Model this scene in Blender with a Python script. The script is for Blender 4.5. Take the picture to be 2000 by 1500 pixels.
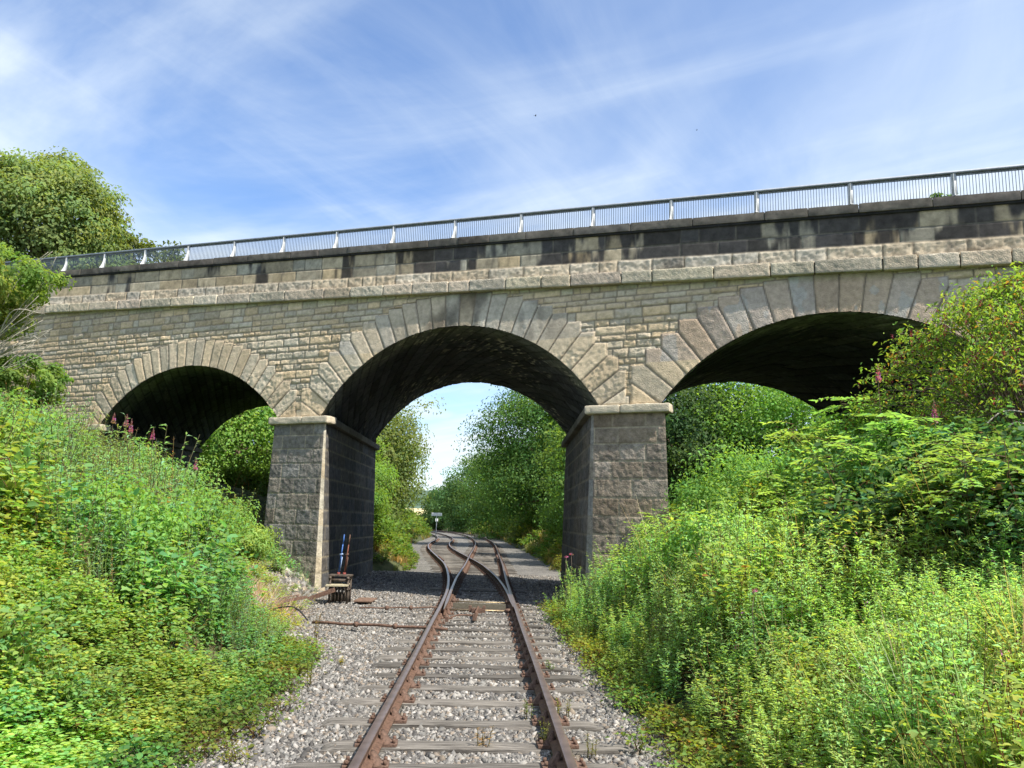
import bpy, math, random
import numpy as np
from mathutils import Matrix, Vector
for o in list(bpy.data.objects): bpy.data.objects.remove(o)
scene = bpy.context.scene
COL = scene.collection
rng = np.random.default_rng(7)
random.seed(7)
R = math.radians
# ---------------------------------------------------------------- camera
FPX, PITCH, ROLL, CAMH = 1564.94, 0.171953, 0.028657, 1.6584
cF = np.array([0, math.cos(PITCH), math.sin(PITCH)]); cR = np.array([1., 0, 0]); cU = np.cross(cR, cF)
cR, cU = math.cos(ROLL)*cR + math.sin(ROLL)*cU, -math.sin(ROLL)*cR + math.cos(ROLL)*cU
camd = bpy.data.cameras.new('camera'); cam = bpy.data.objects.new('camera', camd); COL.objects.link(cam)
camd.sensor_fit = 'HORIZONTAL'; camd.sensor_width = 36; camd.lens = 36*FPX/2000
camd.clip_start = 0.05; camd.clip_end = 8000
cam.matrix_world = Matrix(((cR[0], cU[0], -cF[0], 0), (cR[1], cU[1], -cF[1], 0), (cR[2], cU[2], -cF[2], CAMH), (0, 0, 0, 1)))
scene.camera = cam
CAM = np.array([0, 0, CAMH])
# ---------------------------------------------------------------- sun, sky, exposure
AZ, EL = R(36), R(51)                       # sun to the right and slightly behind the camera
SUN = Vector((math.cos(AZ)*math.cos(EL), -math.sin(AZ)*math.cos(EL), math.sin(EL)))
sl = bpy.data.lights.new('sun', 'SUN'); sl.energy = 4.9; sl.angle = R(0.53); sl.color = (1.0, 0.94, 0.84)
so = bpy.data.objects.new('sun', sl); COL.objects.link(so); so.rotation_euler = SUN.to_track_quat('Z', 'Y').to_euler()
world = bpy.data.worlds.new('World'); scene.world = world; world.use_nodes = True
scene.view_settings.view_transform = 'Standard'; scene.view_settings.look = 'None'
scene.view_settings.gamma = 1; scene.view_settings.exposure = 0.85
scene.cycles.max_bounces = 6; scene.cycles.diffuse_bounces = 3; scene.cycles.transmission_bounces = 3
scene.cycles.transparent_max_bounces = 4
scene.cycles.use_denoising = True
def build_world():
    nt = world.node_tree; nt.nodes.clear(); N = nt.nodes.new; L = nt.links.new
    out = N('ShaderNodeOutputWorld'); bg = N('ShaderNodeBackground'); bg.inputs['Strength'].default_value = SKY_S
    sky = N('ShaderNodeTexSky'); sky.sky_type = 'NISHITA'; sky.sun_disc = False
    sky.sun_elevation = EL; sky.sun_rotation = R(122); sky.air_density = 1.0; sky.dust_density = 0.6; sky.ozone_density = 2.0
    geo = N('ShaderNodeTexCoord')
    sep = N('ShaderNodeSeparateXYZ'); L(geo.outputs['Generated'], sep.inputs[0])
    # project the view direction on a cloud layer: p = d.xy/(d.z+0.12)
    zz = N('ShaderNodeMath'); zz.operation = 'ADD'; zz.inputs[1].default_value = 0.12; L(sep.outputs['Z'], zz.inputs[0])
    zm = N('ShaderNodeMath'); zm.operation = 'MAXIMUM'; zm.inputs[1].default_value = 0.03; L(zz.outputs[0], zm.inputs[0])
    dx = N('ShaderNodeMath'); dx.operation = 'DIVIDE'; L(sep.outputs['X'], dx.inputs[0]); L(zm.outputs[0], dx.inputs[1])
    dy = N('ShaderNodeMath'); dy.operation = 'DIVIDE'; L(sep.outputs['Y'], dy.inputs[0]); L(zm.outputs[0], dy.inputs[1])
    cmb = N('ShaderNodeCombineXYZ'); L(dx.outputs[0], cmb.inputs[0]); L(dy.outputs[0], cmb.inputs[1])
    def noise(scale, rot, sx, sy, det, rough, dist, off):
        m = N('ShaderNodeMapping'); m.vector_type = 'TEXTURE'
        m.inputs['Rotation'].default_value = (0, 0, R(rot)); m.inputs['Scale'].default_value = (sx, sy, 1); m.inputs['Location'].default_value = off
        L(cmb.outputs[0], m.inputs[0])
        n = N('ShaderNodeTexNoise'); n.inputs['Scale'].default_value = scale; n.inputs['Detail'].default_value = det
        n.inputs['Roughness'].default_value = rough; n.inputs['Distortion'].default_value = dist
        L(m.outputs[0], n.inputs['Vector']); return n
    def ramp(n, a, b):
        r = N('ShaderNodeMapRange'); r.interpolation_type = 'SMOOTHSTEP'; r.inputs['From Min'].default_value = a; r.inputs['From Max'].default_value = b
        L(n.outputs[0], r.inputs[0]); return r
    n1 = ramp(noise(0.9, 58, 0.8, 3.0, 8, 0.56, 0.5, (0.9, 0.2, 0)), 0.42, 0.66)       # long streaks
    n2 = ramp(noise(0.8, 25, 0.9, 1.5, 6, 0.5, 0.4, (3.1, 1.0, 0)), 0.40, 0.70)       # broad veils
    n3 = ramp(noise(2.2, -34, 0.7, 2.6, 8, 0.6, 1.0, (7.1, 4.0, 0)), 0.40, 0.80)       # fine fibres
    a1 = N('ShaderNodeMath'); a1.operation = 'MULTIPLY_ADD'; L(n1.outputs[0], a1.inputs[0]); a1.inputs[1].default_value = 0.72
    m2 = N('ShaderNodeMath'); m2.operation = 'MULTIPLY'; m2.inputs[1].default_value = 0.45; L(n2.outputs[0], m2.inputs[0]); L(m2.outputs[0], a1.inputs[2])
    a3 = N('ShaderNodeMath'); a3.operation = 'MULTIPLY_ADD'; L(n3.outputs[0], a3.inputs[0]); a3.inputs[1].default_value = 0.22; L(a1.outputs[0], a3.inputs[2])
    # thin cirrus thickens towards the horizon
    hz = N('ShaderNodeMapRange'); hz.inputs['From Min'].default_value = 0.02; hz.inputs['From Max'].default_value = 0.62
    hz.inputs['To Min'].default_value = 1.45; hz.inputs['To Max'].default_value = 0.80; L(sep.outputs['Z'], hz.inputs[0])
    cm = N('ShaderNodeMath'); cm.operation = 'MULTIPLY'; cm.use_clamp = True; L(a3.outputs[0], cm.inputs[0]); L(hz.outputs[0], cm.inputs[1])
    # cumulus bank low in the north
    cn = ramp(noise(1.1, 0, 1.5, 1.5, 7, 0.5, 0.1, (0.35, 2.3, 0)), 0.46, 0.60)
    lo = N('ShaderNodeMapRange'); lo.inputs['From Min'].default_value = 0.24; lo.inputs['From Max'].default_value = 0.16; L(sep.outputs['Z'], lo.inputs[0])
    lc = N('ShaderNodeMath'); lc.operation = 'MULTIPLY'; L(cn.outputs[0], lc.inputs[0]); L(lo.outputs[0], lc.inputs[1])
    mx = N('ShaderNodeMath'); mx.operation = 'MAXIMUM'; mx.use_clamp = True; L(cm.outputs[0], mx.inputs[0]); L(lc.outputs[0], mx.inputs[1])
    mix = N('ShaderNodeMix'); mix.data_type = 'RGBA'; L(mx.outputs[0], mix.inputs[0])
    tint = N('ShaderNodeMix'); tint.data_type = 'RGBA'; tint.blend_type = 'MULTIPLY'; tint.inputs[0].default_value = 1
    L(sky.outputs[0], tint.inputs[6]); tint.inputs[7].default_value = SKY_TINT
    L(tint.outputs[2], mix.inputs[6]); mix.inputs[7].default_value = CLOUD
    L(mix.outputs[2], bg.inputs['Color']); L(bg.outputs[0], out.inputs[0])
SKY_S = 0.125
SKY_TINT = (0.90, 0.99, 1.12, 1)
CLOUD = (4.4, 4.9, 5.3, 1)
build_world()
# ---------------------------------------------------------------- frames
SKEW, DIST = 0.4398, 19.0997
P0 = np.array([0, DIST, 0.]); UU = np.array([math.cos(SKEW), -math.sin(SKEW), 0]); NN = np.array([-math.sin(SKEW), -math.cos(SKEW), 0])
WW = np.array([0, 1., 0]); ZZ = np.array([0, 0, 1.]); WIDTH = 8.25
C0, C1, HR, HP, ZI = 8.8044, -0.052165, 0.56, 1.4817, 4.3554
def face(u, z, o=0., w=0.):
    u, z, o, w = np.broadcast_arrays(*[np.asarray(q, float) for q in (u, z, o, w)])
    return P0 + u[..., None]*UU + z[..., None]*ZZ + o[..., None]*NN + w[..., None]*WW
def ray(x, y): return cF*FPX + cR*(x-1000) + cU*(750-y)
def at(x, y, depth):                       # point seen at pixel (2000x1500 photo) at a given forward distance
    d = ray(x, y); return CAM + d*(depth/d[1])
def onz(x, y, z):
    d = ray(x, y); return CAM + d*((z-CAMH)/d[2])
def proj(P):
    Q = np.asarray(P, float)-CAM; z = Q@cF
    return 1000+FPX*(Q@cR)/z, 750-FPX*(Q@cU)/z, z
# ---------------------------------------------------------------- noise
def _h(ix, iy, iz, s):
    n = (ix*374761393 + iy*668265263 + iz*2147483647 + s*974634777) & 0xffffffff
    n = ((n ^ (n >> 13))*1274126177) & 0xffffffff
    n = ((n ^ (n >> 16))*2246822519) & 0xffffffff
    return ((n ^ (n >> 15)) & 0xffff)/32767.5-1
def vn(p, s=0):
    p = np.asarray(p, float); i = np.floor(p).astype(np.int64); f = p-i; f = f*f*(3-2*f)
    x, y, z = i[..., 0], i[..., 1], i[..., 2]; r = 0
    for a in (0, 1):
        for b in (0, 1):
            for c in (0, 1):
                wgt = (f[..., 0] if a else 1-f[..., 0])*(f[..., 1] if b else 1-f[..., 1])*(f[..., 2] if c else 1-f[..., 2])
                r = r+wgt*_h(x+a, y+b, z+c, s)
    return r
def fbm(p, wl, octs=3, s=0, g=0.5):
    p = np.asarray(p, float)/wl; r = 0; a = 1; t = 0
    for k in range(octs): r = r+a*vn(p*2**k+17.3*k, s+k); t += a; a *= g
    return r/t
def sm(x, a, b):
    t = np.clip((x-a)/(b-a), 0, 1); return t*t*(3-2*t)
def cat(*a): return np.stack(np.broadcast_arrays(*a), -1)
# ---------------------------------------------------------------- mesh helpers
class Geo:
    def __init__(s): s.V = []; s.F = []; s.C = []; s.n = 0
    def add(s, V, F, C=None):
        V = np.asarray(V, float).reshape(-1, 3); F = np.asarray(F, int)
        if F.shape[1] == 3: F = np.c_[F, -np.ones(len(F), int)]
        F = np.where(F >= 0, F+s.n, -1)
        if C is None: C = (0.5, 0.5, 0.5)
        C = np.asarray(C, float)
        if C.ndim == 1: C = np.tile(C, (len(F), 1))
        s.V.append(V); s.F.append(F); s.C.append(C); s.n += len(V); return s
    def arr(s): return np.concatenate(s.V), np.concatenate(s.F), np.concatenate(s.C)
def fast(name, V, F, C=None, mat=None, parent=None, smooth=False):
    me = bpy.data.meshes.new(name)
    if parent is not None: V = V-np.array(parent.matrix_world.translation if parent.parent is None else ploc(parent))
    me.vertices.add(len(V)); me.vertices.foreach_set('co', np.ascontiguousarray(V, dtype=np.float32).ravel())
    cnt = np.where(F[:, -1] < 0, 3, 4) if F.shape[1] == 4 else np.full(len(F), F.shape[1])
    idx = F.ravel(); idx = idx[idx >= 0]
    me.loops.add(len(idx)); me.loops.foreach_set('vertex_index', idx.astype(np.int32))
    me.polygons.add(len(F)); st = np.concatenate([[0], np.cumsum(cnt)[:-1]])
    me.polygons.foreach_set('loop_start', st.astype(np.int32)); me.polygons.foreach_set('loop_total', cnt.astype(np.int32))
    if smooth: me.polygons.foreach_set('use_smooth', np.ones(len(F), bool))
    me.update(calc_edges=True)
    if C is not None:
        a = me.attributes.new('col', 'FLOAT_COLOR', 'FACE' if len(C) == len(F) and len(C) != len(V) else 'POINT')
        a.data.foreach_set('color', np.c_[C, np.ones(len(C))].astype(np.float32).ravel())
    ob = bpy.data.objects.new(name, me); COL.objects.link(ob)
    if mat: me.materials.append(mat)
    if parent is not None: ob.parent = parent
    return ob
def ploc(p):
    v = Vector((0, 0, 0))
    while p is not None: v = v+p.location; p = p.parent
    return v
def gobj(name, g, mat, parent=None, smooth=False):
    V, F, C = g.arr(); return fast(name, V, F, C, mat, parent, smooth)
def tag(o, label=None, cat_=None, group=None, kind=None):
    if label: o['label'] = label
    if cat_: o['category'] = cat_
    if group: o['group'] = group
    if kind: o['kind'] = kind
    return o
def empty(name, loc, label=None, cat_=None, group=None, parent=None):
    o = bpy.data.objects.new(name, None); COL.objects.link(o); o.empty_display_size = 0.1
    o.location = tuple(float(v) for v in loc)
    if parent: o.parent = parent
    bpy.context.view_layer.update()
    return tag(o, label, cat_, group)
def gridF(nu, nv):
    i = np.arange(nu-1)[:, None]*nv+np.arange(nv-1)[None]; i = i.ravel()
    return np.stack([i, i+nv, i+nv+1, i+1], 1)
def tube(pts, rad, seg=6, caps=True):
    pts = np.asarray(pts, float); n = len(pts); rad = np.broadcast_to(rad, n)
    t = np.gradient(pts, axis=0); t /= np.linalg.norm(t, axis=1)[:, None]+1e-9
    ref = np.where(np.abs(t[:, 2:3]) > 0.9, [[1., 0, 0]], [[0., 0, 1]])
    a = np.cross(t, ref); a /= np.linalg.norm(a, axis=1)[:, None]; b = np.cross(t, a)
    th = np.arange(seg)*2*math.pi/seg
    V = pts[:, None]+rad[:, None, None]*(np.cos(th)[None, :, None]*a[:, None]+np.sin(th)[None, :, None]*b[:, None])
    F = []
    for i in range(n-1):
        for j in range(seg): k = (j+1) % seg; F.append((i*seg+j, i*seg+k, (i+1)*seg+k, (i+1)*seg+j))
    V = V.reshape(-1, 3)
    if caps:
        V = np.r_[V, pts[:1], pts[-1:]]
        for j in range(seg): k = (j+1) % seg; F.append((j, n*seg, k, -1)); F.append(((n-1)*seg+j, (n-1)*seg+k, n*seg+1, -1))
    return V, [tuple(f) for f in F]
def box(c, h, ax=None):
    ax = np.eye(3) if ax is None else np.asarray(ax, float); c = np.asarray(c, float)
    s = np.array([(x, y, z) for x in (-1, 1) for y in (-1, 1) for z in (-1, 1)], float)
    V = c+(s*np.asarray(h, float))@ax
    return V, [(0, 1, 3, 2), (4, 6, 7, 5), (0, 4, 5, 1), (2, 3, 7, 6), (0, 2, 6, 4), (1, 5, 7, 3)]
def rbox(h, rad, res, amp, seed=0, wl=0.12):
    """rounded box with a rough surface, centred, half sizes h"""
    h = np.asarray(h, float); V = []; F = []; n = 0
    for k in range(3):
        a, b = (k+1) % 3, (k+2) % 3
        na, nb = max(2, int(2*h[a]/res)+2), max(2, int(2*h[b]/res)+2)
        A, B = np.meshgrid(np.linspace(-1, 1, na), np.linspace(-1, 1, nb), indexing='ij')
        for s in (-1, 1):
            P = np.zeros(A.shape+(3,)); P[..., a] = A*h[a]; P[..., b] = B*h[b]; P[..., k] = s*h[k]
            f = gridF(na, nb)
            if s < 0: f = f[:, ::-1]
            V.append(P.reshape(-1, 3)); F.append(f+n); n += na*nb
    V = np.concatenate(V); F = np.concatenate(F)
    inn = np.clip(V, -(h-rad), h-rad); d = V-inn; L = np.linalg.norm(d, axis=1)[:, None]+1e-9; d /= L
    V = inn+rad*d
    if amp: V = V+d*(amp*(.6*fbm(V+seed*3.7, wl, 2, seed)+.7*fbm(V+seed*3.7, .055, 2, seed+3)))[:, None]
    return V, F
# ---------------------------------------------------------------- materials
def newmat(name):
    m = bpy.data.materials.new(name); m.use_nodes = True; nt = m.node_tree
    b = nt.nodes['Principled BSDF']; return m, nt, b
def M_attr(name, rough=0.85, nscale=14, namp=0.25, bump=0.3, bscale=60, spec=0.2, bdist=0.01, stretch=(1, 1, 1)):
    m, nt, b = newmat(name); N = nt.nodes.new; L = nt.links.new
    at_ = N('ShaderNodeAttribute'); at_.attribute_name = 'col'
    tc = N('ShaderNodeTexCoord'); mp = N('ShaderNodeMapping'); mp.inputs['Scale'].default_value = stretch; L(tc.outputs['Object'], mp.inputs[0])
    n = N('ShaderNodeTexNoise'); n.inputs['Scale'].default_value = nscale; n.inputs['Detail'].default_value = 6; n.inputs['Roughness'].default_value = 0.65; L(mp.outputs[0], n.inputs['Vector'])
    mr = N('ShaderNodeMapRange'); mr.inputs['From Min'].default_value = 0.3; mr.inputs['From Max'].default_value = 0.7
    mr.inputs['To Min'].default_value = 1-namp; mr.inputs['To Max'].default_value = 1+namp; L(n.outputs[0], mr.inputs[0])
    mu = N('ShaderNodeVectorMath'); mu.operation = 'SCALE'; L(at_.outputs['Color'], mu.inputs[0]); L(mr.outputs[0], mu.inputs['Scale'])
    L(mu.outputs[0], b.inputs['Base Color'])
    b.inputs['Roughness'].default_value = rough; b.inputs['Specular IOR Level'].default_value = spec
    if bump:
        n2 = N('ShaderNodeTexNoise'); n2.inputs['Scale'].default_value = bscale; n2.inputs['Detail'].default_value = 5; L(mp.outputs[0], n2.inputs['Vector'])
        bp = N('ShaderNodeBump'); bp.inputs['Strength'].default_value = bump; bp.inputs['Distance'].default_value = bdist; L(n2.outputs[0], bp.inputs['Height']); L(bp.outputs[0], b.inputs['Normal'])
    return m
def M_leaf(name, trans=0.45, rough=0.6, spec=0.18):
    m, nt, b = newmat(name); N = nt.nodes.new; L = nt.links.new
    at_ = N('ShaderNodeAttribute'); at_.attribute_name = 'col'
    L(at_.outputs['Color'], b.inputs['Base Color']); b.inputs['Roughness'].default_value = rough; b.inputs['Specular IOR Level'].default_value = spec
    t = N('ShaderNodeBsdfTranslucent'); g = N('ShaderNodeMix'); g.data_type = 'RGBA'; g.blend_type = 'MULTIPLY'; g.inputs[0].default_value = 1
    L(at_.outputs['Color'], g.inputs[6]); g.inputs[7].default_value = (1.9, 1.75, 0.7, 1); L(g.outputs[2], t.inputs['Color'])
    mx = N('ShaderNodeMixShader'); mx.inputs[0].default_value = trans; L(b.outputs[0], mx.inputs[1]); L(t.outputs[0], mx.inputs[2])
    L(mx.outputs[0], nt.nodes['Material Output'].inputs[0]); return m
def M_plain(name, col, rough=0.6, metal=0, nscale=20, namp=0.3, col2=None, bump=0.2, bscale=80, spec=0.3, stretch=(1, 1, 1)):
    m, nt, b = newmat(name); N = nt.nodes.new; L = nt.links.new
    tc = N('ShaderNodeTexCoord'); mp = N('ShaderNodeMapping'); mp.inputs['Scale'].default_value = stretch; L(tc.outputs['Object'], mp.inputs[0])
    n = N('ShaderNodeTexNoise'); n.inputs['Scale'].default_value = nscale; n.inputs['Detail'].default_value = 7; n.inputs['Roughness'].default_value = 0.65; L(mp.outputs[0], n.inputs['Vector'])
    cr = N('ShaderNodeValToRGB'); c2 = col2 or tuple(c*(1-namp) for c in col); c1 = tuple(min(1, c*(1+namp)) for c in col) if not col2 else col
    cr.color_ramp.elements[0].position = 0.35; cr.color_ramp.elements[1].position = 0.65
    cr.color_ramp.elements[0].color = (*c2, 1); cr.color_ramp.elements[1].color = (*c1, 1); L(n.outputs[0], cr.inputs[0]); L(cr.outputs[0], b.inputs['Base Color'])
    b.inputs['Roughness'].default_value = rough; b.inputs['Metallic'].default_value = metal; b.inputs['Specular IOR Level'].default_value = spec
    if bump:
        n2 = N('ShaderNodeTexNoise'); n2.inputs['Scale'].default_value = bscale; n2.inputs['Detail'].default_value = 4; L(mp.outputs[0], n2.inputs['Vector'])
        bp = N('ShaderNodeBump'); bp.inputs['Strength'].default_value = bump; bp.inputs['Distance'].default_value = 0.01; L(n2.outputs[0], bp.inputs['Height']); L(bp.outputs[0], b.inputs['Normal'])
    return m
def obj_vary(m, lo, hi):
    nt = m.node_tree; b = nt.nodes['Principled BSDF']; N = nt.nodes.new; L = nt.links.new; src = b.inputs['Base Color'].links[0].from_socket
    oi = N('ShaderNodeObjectInfo'); mr = N('ShaderNodeMapRange'); mr.inputs['To Min'].default_value = lo; mr.inputs['To Max'].default_value = hi; L(oi.outputs['Random'], mr.inputs[0])
    v = N('ShaderNodeVectorMath'); v.operation = 'SCALE'; L(src, v.inputs[0]); L(mr.outputs[0], v.inputs['Scale']); L(v.outputs[0], b.inputs['Base Color']); return m
STONE = M_attr('sandstone', 0.9, 9, 0.22, 0.9, 40, 0.12, 0.017)
SOOT = M_attr('sooty_stone', 0.9, 7, 0.45, 0.8, 28, 0.15, 0.02)
STAINED = M_attr('stained_ashlar', 0.9, 5, 0.35, 0.3, 60, 0.15, 0.006)
LEAF = M_leaf('leaves'); BARK = M_plain('bark', (0.16, 0.12, 0.085), 0.9, namp=0.4, nscale=12, bump=0.8, bscale=30)
DEADWOOD = M_plain('dead_wood', (0.42, 0.38, 0.31), 0.9, namp=0.25)
RUST = M_plain('rusty_steel', (0.115, 0.066, 0.046), 0.75, 0.0, 25, 0.4, bump=0.5, spec=0.3)
RAILTOP = M_plain('worn_rail_top', (0.30, 0.225, 0.20), 0.38, 0.75, 6, 0.2, bump=0.1, spec=0.5)
WOOD = M_plain('weathered_sleeper', (0.26, 0.235, 0.205), 0.9, 0, 5, 0.35, col2=(0.06, 0.053, 0.045), bump=1.0, bscale=14, stretch=(0.6, 9, 9))
obj_vary(WOOD, 0.45, 1.15)
GALV = M_plain('galvanised_steel', (0.45, 0.465, 0.47), 0.6, 0.0, 8, 0.15)
GREYP = M_plain('grey_rail_steel', (0.27, 0.30, 0.35), 0.6, 0.0, 8, 0.15)
# ---------------------------------------------------------------- terrain
LY = np.array([-20, 6, 8, 10.5, 14, 18, 21.6, 24, 29.5, 31, 38, 50, 63, 80, 97, 115, 150, 200, 260]); LX = np.array([-2.8, -2.8, -2.75, -2.85, -3.85, -4.6, -5.2, -5.6, -5.4, -3.7, -4.2, -6.3, -7.6, -8.2, -9.3, -11.3, -21, -40, -70.])
RY = np.array([-20, 5, 9, 14, 18, 24, 30, 38, 50, 60, 80, 97, 115, 140, 170, 200, 260]); RX = np.array([1.85, 1.85, 1.65, 1.4, 1.35, 2.3, 2.3, 2.0, 1.5, 0.9, -0.1, -1.6, -3.6, -8, -15, -25, -50.])
def toeL(y): return np.interp(y, LY, LX)
def toeR(y): return np.interp(y, RY, RX)
def terrain(x, y):
    x, y = np.broadcast_arrays(np.asarray(x, float), np.asarray(y, float))
    l = toeL(y)-x; r = x-toeR(y)
    hl = np.where(l > 0, 4.3*(1-np.exp(-np.clip(l, 0, 99)*0.50/4.3*(1+l*0.06))), 0)
    hr = np.where(r > 0, 3.5*(1-np.exp(-np.clip(r, 0, 99)*0.50/3.5*(1+r*0.05))), 0)
    b = fbm(cat(x, y, 0*x), 2.3, 3, 5)*0.22*sm(np.maximum(l, r), 0, 1.5)
    base = np.where((l > 0) | (r > 0), -0.22, -0.34)
    fade = 1-0.8*sm(y, 230, 400)
    return base+(hl+hr)*fade+b
def build_ground():
    xs = np.unique(np.r_[-4000, -2000, -1000, -500, -250, -120, np.arange(-80, -20, 4), np.arange(-20, 16, 0.3), np.arange(16, 60, 4), 120, 250, 500, 1000, 2000, 4000])
    ys = np.unique(np.r_[-300, -100, -40, -20, -10, np.arange(-4, 60, 0.35), np.arange(60, 260, 2.5), 300, 400, 600, 1000, 2000, 5000])
    X, Y = np.meshgrid(xs, ys, indexing='ij'); Z = terrain(X, Y)
    m = M_plain('soil', (0.085, 0.09, 0.04), 1, 0, 3, 0.5, col2=(0.03, 0.045, 0.016), bump=0.8, bscale=12)
    tag(fast('ground', cat(X, Y, Z).reshape(-1, 3), gridF(len(xs), len(ys)), None, m, smooth=True), kind='structure')
build_ground()
def ballast_z(x, y):
    e = np.minimum(x-toeL(y), toeR(y)-x)
    return -0.215+0.03*fbm(cat(x, y, 0*x), 0.5, 3, 9)-0.25*sm(-e, 0.0, 0.9)
def build_ballast():
    ys = np.unique(np.r_[np.arange(-3, 24, 0.09), np.arange(24, 60, 0.3), np.arange(60, 230, 2)]); t = np.linspace(0, 1, 110)
    Y = np.repeat(ys[:, None], len(t), 1); X = (toeL(Y)-0.9)*(1-t)+(toeR(Y)+0.9)*t
    Z = ballast_z(X, Y)
    near = Y < 26
    Z = Z+np.where(near, 0.02*vn(cat(X, Y, 0*X)/0.055, 3), 0)
    m, nt, b = newmat('ballast'); N = nt.nodes.new; L = nt.links.new
    tc = N('ShaderNodeTexCoord'); v = N('ShaderNodeTexVoronoi'); v.inputs['Scale'].default_value = 26; L(tc.outputs['Object'], v.inputs['Vector'])
    cr = N('ShaderNodeValToRGB'); cr.color_ramp.elements[0].color = (0.09, 0.085, 0.08, 1); cr.color_ramp.elements[1].color = (0.25, 0.232, 0.205, 1)
    sp = N('ShaderNodeSeparateColor'); L(v.outputs['Color'], sp.inputs[0]); L(sp.outputs[0], cr.inputs[0])
    n = N('ShaderNodeTexNoise'); n.inputs['Scale'].default_value = 0.9; n.inputs['Detail'].default_value = 6; L(tc.outputs['Object'], n.inputs['Vector'])
    mr = N('ShaderNodeMapRange'); mr.inputs['From Min'].default_value = 0.3; mr.inputs['From Max'].default_value = 0.7; mr.inputs['To Min'].default_value = 0.72; mr.inputs['To Max'].default_value = 1.15; L(n.outputs[0], mr.inputs[0])
    mu = N('ShaderNodeVectorMath'); mu.operation = 'SCALE'; L(cr.outputs[0], mu.inputs[0]); L(mr.outputs[0], mu.inputs['Scale']); L(mu.outputs[0], b.inputs['Base Color'])
    bp = N('ShaderNodeBump'); bp.inputs['Strength'].default_value = 1; bp.inputs['Distance'].default_value = 0.035; bp.invert = True; L(v.outputs['Distance'], bp.inputs['Height']); L(bp.outputs[0], b.inputs['Normal'])
    b.inputs['Roughness'].default_value = 0.9
    tag(fast('ballast_bed', cat(X, Y, Z).reshape(-1, 3), gridF(len(ys), len(t)), None, m, smooth=True), kind='structure')
build_ballast()
# ---------------------------------------------------------------- stone layouts
class Courses:
    def __init__(s, seed, z0, z1, h, umin, umax, w, levels=None):
        r = np.random.default_rng(seed)
        if levels is None:
            L = [z0]
            while L[-1] < z1: L.append(L[-1]+r.uniform(*h))
            s.L = np.array(L)
        else: s.L = np.array(levels)
        s.J = []
        for c in range(len(s.L)-1):
            j = [umin-r.uniform(0, w[1])]
            while j[-1] < umax: j.append(j[-1]+r.uniform(*w)*(0.6 if r.random() < 0.15 else 1))
            s.J.append(np.array(j))
        s.seed = seed
    def __call__(s, u, z):
        c = np.clip(np.searchsorted(s.L, z)-1, 0, len(s.L)-2); idd = np.zeros(u.shape, int); d = np.minimum(z-s.L[c], s.L[c+1]-z)
        for k in np.unique(c):
            m = c == k; J = s.J[k]; i = np.clip(np.searchsorted(J, u[m])-1, 0, len(J)-2)
            idd[m] = k*997+i; d[m] = np.minimum(d[m], np.minimum(u[m]-J[i], J[i+1]-u[m]))
        return idd, d
def rnd(idd, s): return _h(idd.astype(np.int64), idd*0+s, idd*0, 77)*0.5+0.5       # 0..1 per stone
ARCH = [(-10.7233, 1.41885, 4.61815, 25, 0.78, -14.2875, -7.1590), (-1.7255, 1.88419, 4.66257, 25, 0.84, -5.50, 2.04), (7.16905, 1.79852, 4.3343, 19, 0.86, 3.75, 10.6688)]
PM = [-6.40, 2.86]                             # pier centre lines
def ringstones(u, z):
    """id, joint distance, inside flag for voussoirs"""
    idd = np.zeros(u.shape, int); dist = np.full(u.shape, 9.); ins = np.zeros(u.shape, bool)
    for k, (cx, cz, r, n, dep, sl_, sr_) in enumerate(ARCH):
        lo = [-99, PM[0], PM[1]][k]; hi = [PM[0], PM[1], 99][k]
        th1 = math.acos((ZI-cz)/r); dth = 2*th1/n; R2 = r+dep
        x = u-cx; zz = z-cz; th = np.arctan2(x, zz); rad = np.hypot(x, zz)
        i = np.floor((th+th1)/dth).astype(int); a0 = -th1+i*dth; a1 = a0+dth
        up = np.where(a0+a1 > 0, a0, a1); lw = np.where(a0+a1 > 0, a1, a0)
        mid = (a0 < -1e-6) & (a1 > 1e-6)
        zt = np.where(mid, np.cos(np.minimum(np.abs(a0), np.abs(a1))*0)*R2, R2*np.cos(up)); xr = R2*np.abs(np.sin(lw))
        wall = np.minimum(zt-zz, xr-np.abs(x))
        ok = (np.abs(th) < th1) & (wall > 0) & (rad >= r*0.97) & (u > lo) & (u < hi)
        dj = np.minimum(np.minimum((th-a0)*rad, (a1-th)*rad), wall)
        for e in (lo, hi):
            if abs(e) < 90: dj = np.minimum(dj, np.abs(u-e)+0.0)
        ins |= ok; idd = np.where(ok, 50000*(k+1)+i*3+1, idd); dist = np.where(ok, dj, dist)
        # skewback under the last voussoir
        sk = (np.abs(th) >= th1) & (z > ZI-0.02) & (np.abs(x)*math.cos(th1) < (zz)*math.sin(th1)+9) & (np.abs(x) < R2*math.sin(th1)) & (zz < R2*math.cos(th1)) & (u > lo) & (u < hi)
        dk = np.minimum((np.abs(th)-th1)*rad, R2*math.sin(th1)-np.abs(x)); dk = np.minimum(dk, z-ZI+0.01)
        for e in (lo, hi):
            if abs(e) < 90: dk = np.minimum(dk, np.abs(u-e))
        ins |= sk; idd = np.where(sk, 50000*(k+1)+40000+(x > 0), idd); dist = np.where(sk, dk, dist)
    return idd, dist, ins
def stone_col(idd, base, var, seed, hue=0.06):
    v = 1+(rnd(idd, seed)-0.5)*2*var; h = (rnd(idd, seed+1)-0.5)*2*hue
    return np.stack([base[0]*v*(1+h), base[1]*v, base[2]*v*(1-h*1.4)], -1)
ROCK_WL = 0.11
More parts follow.
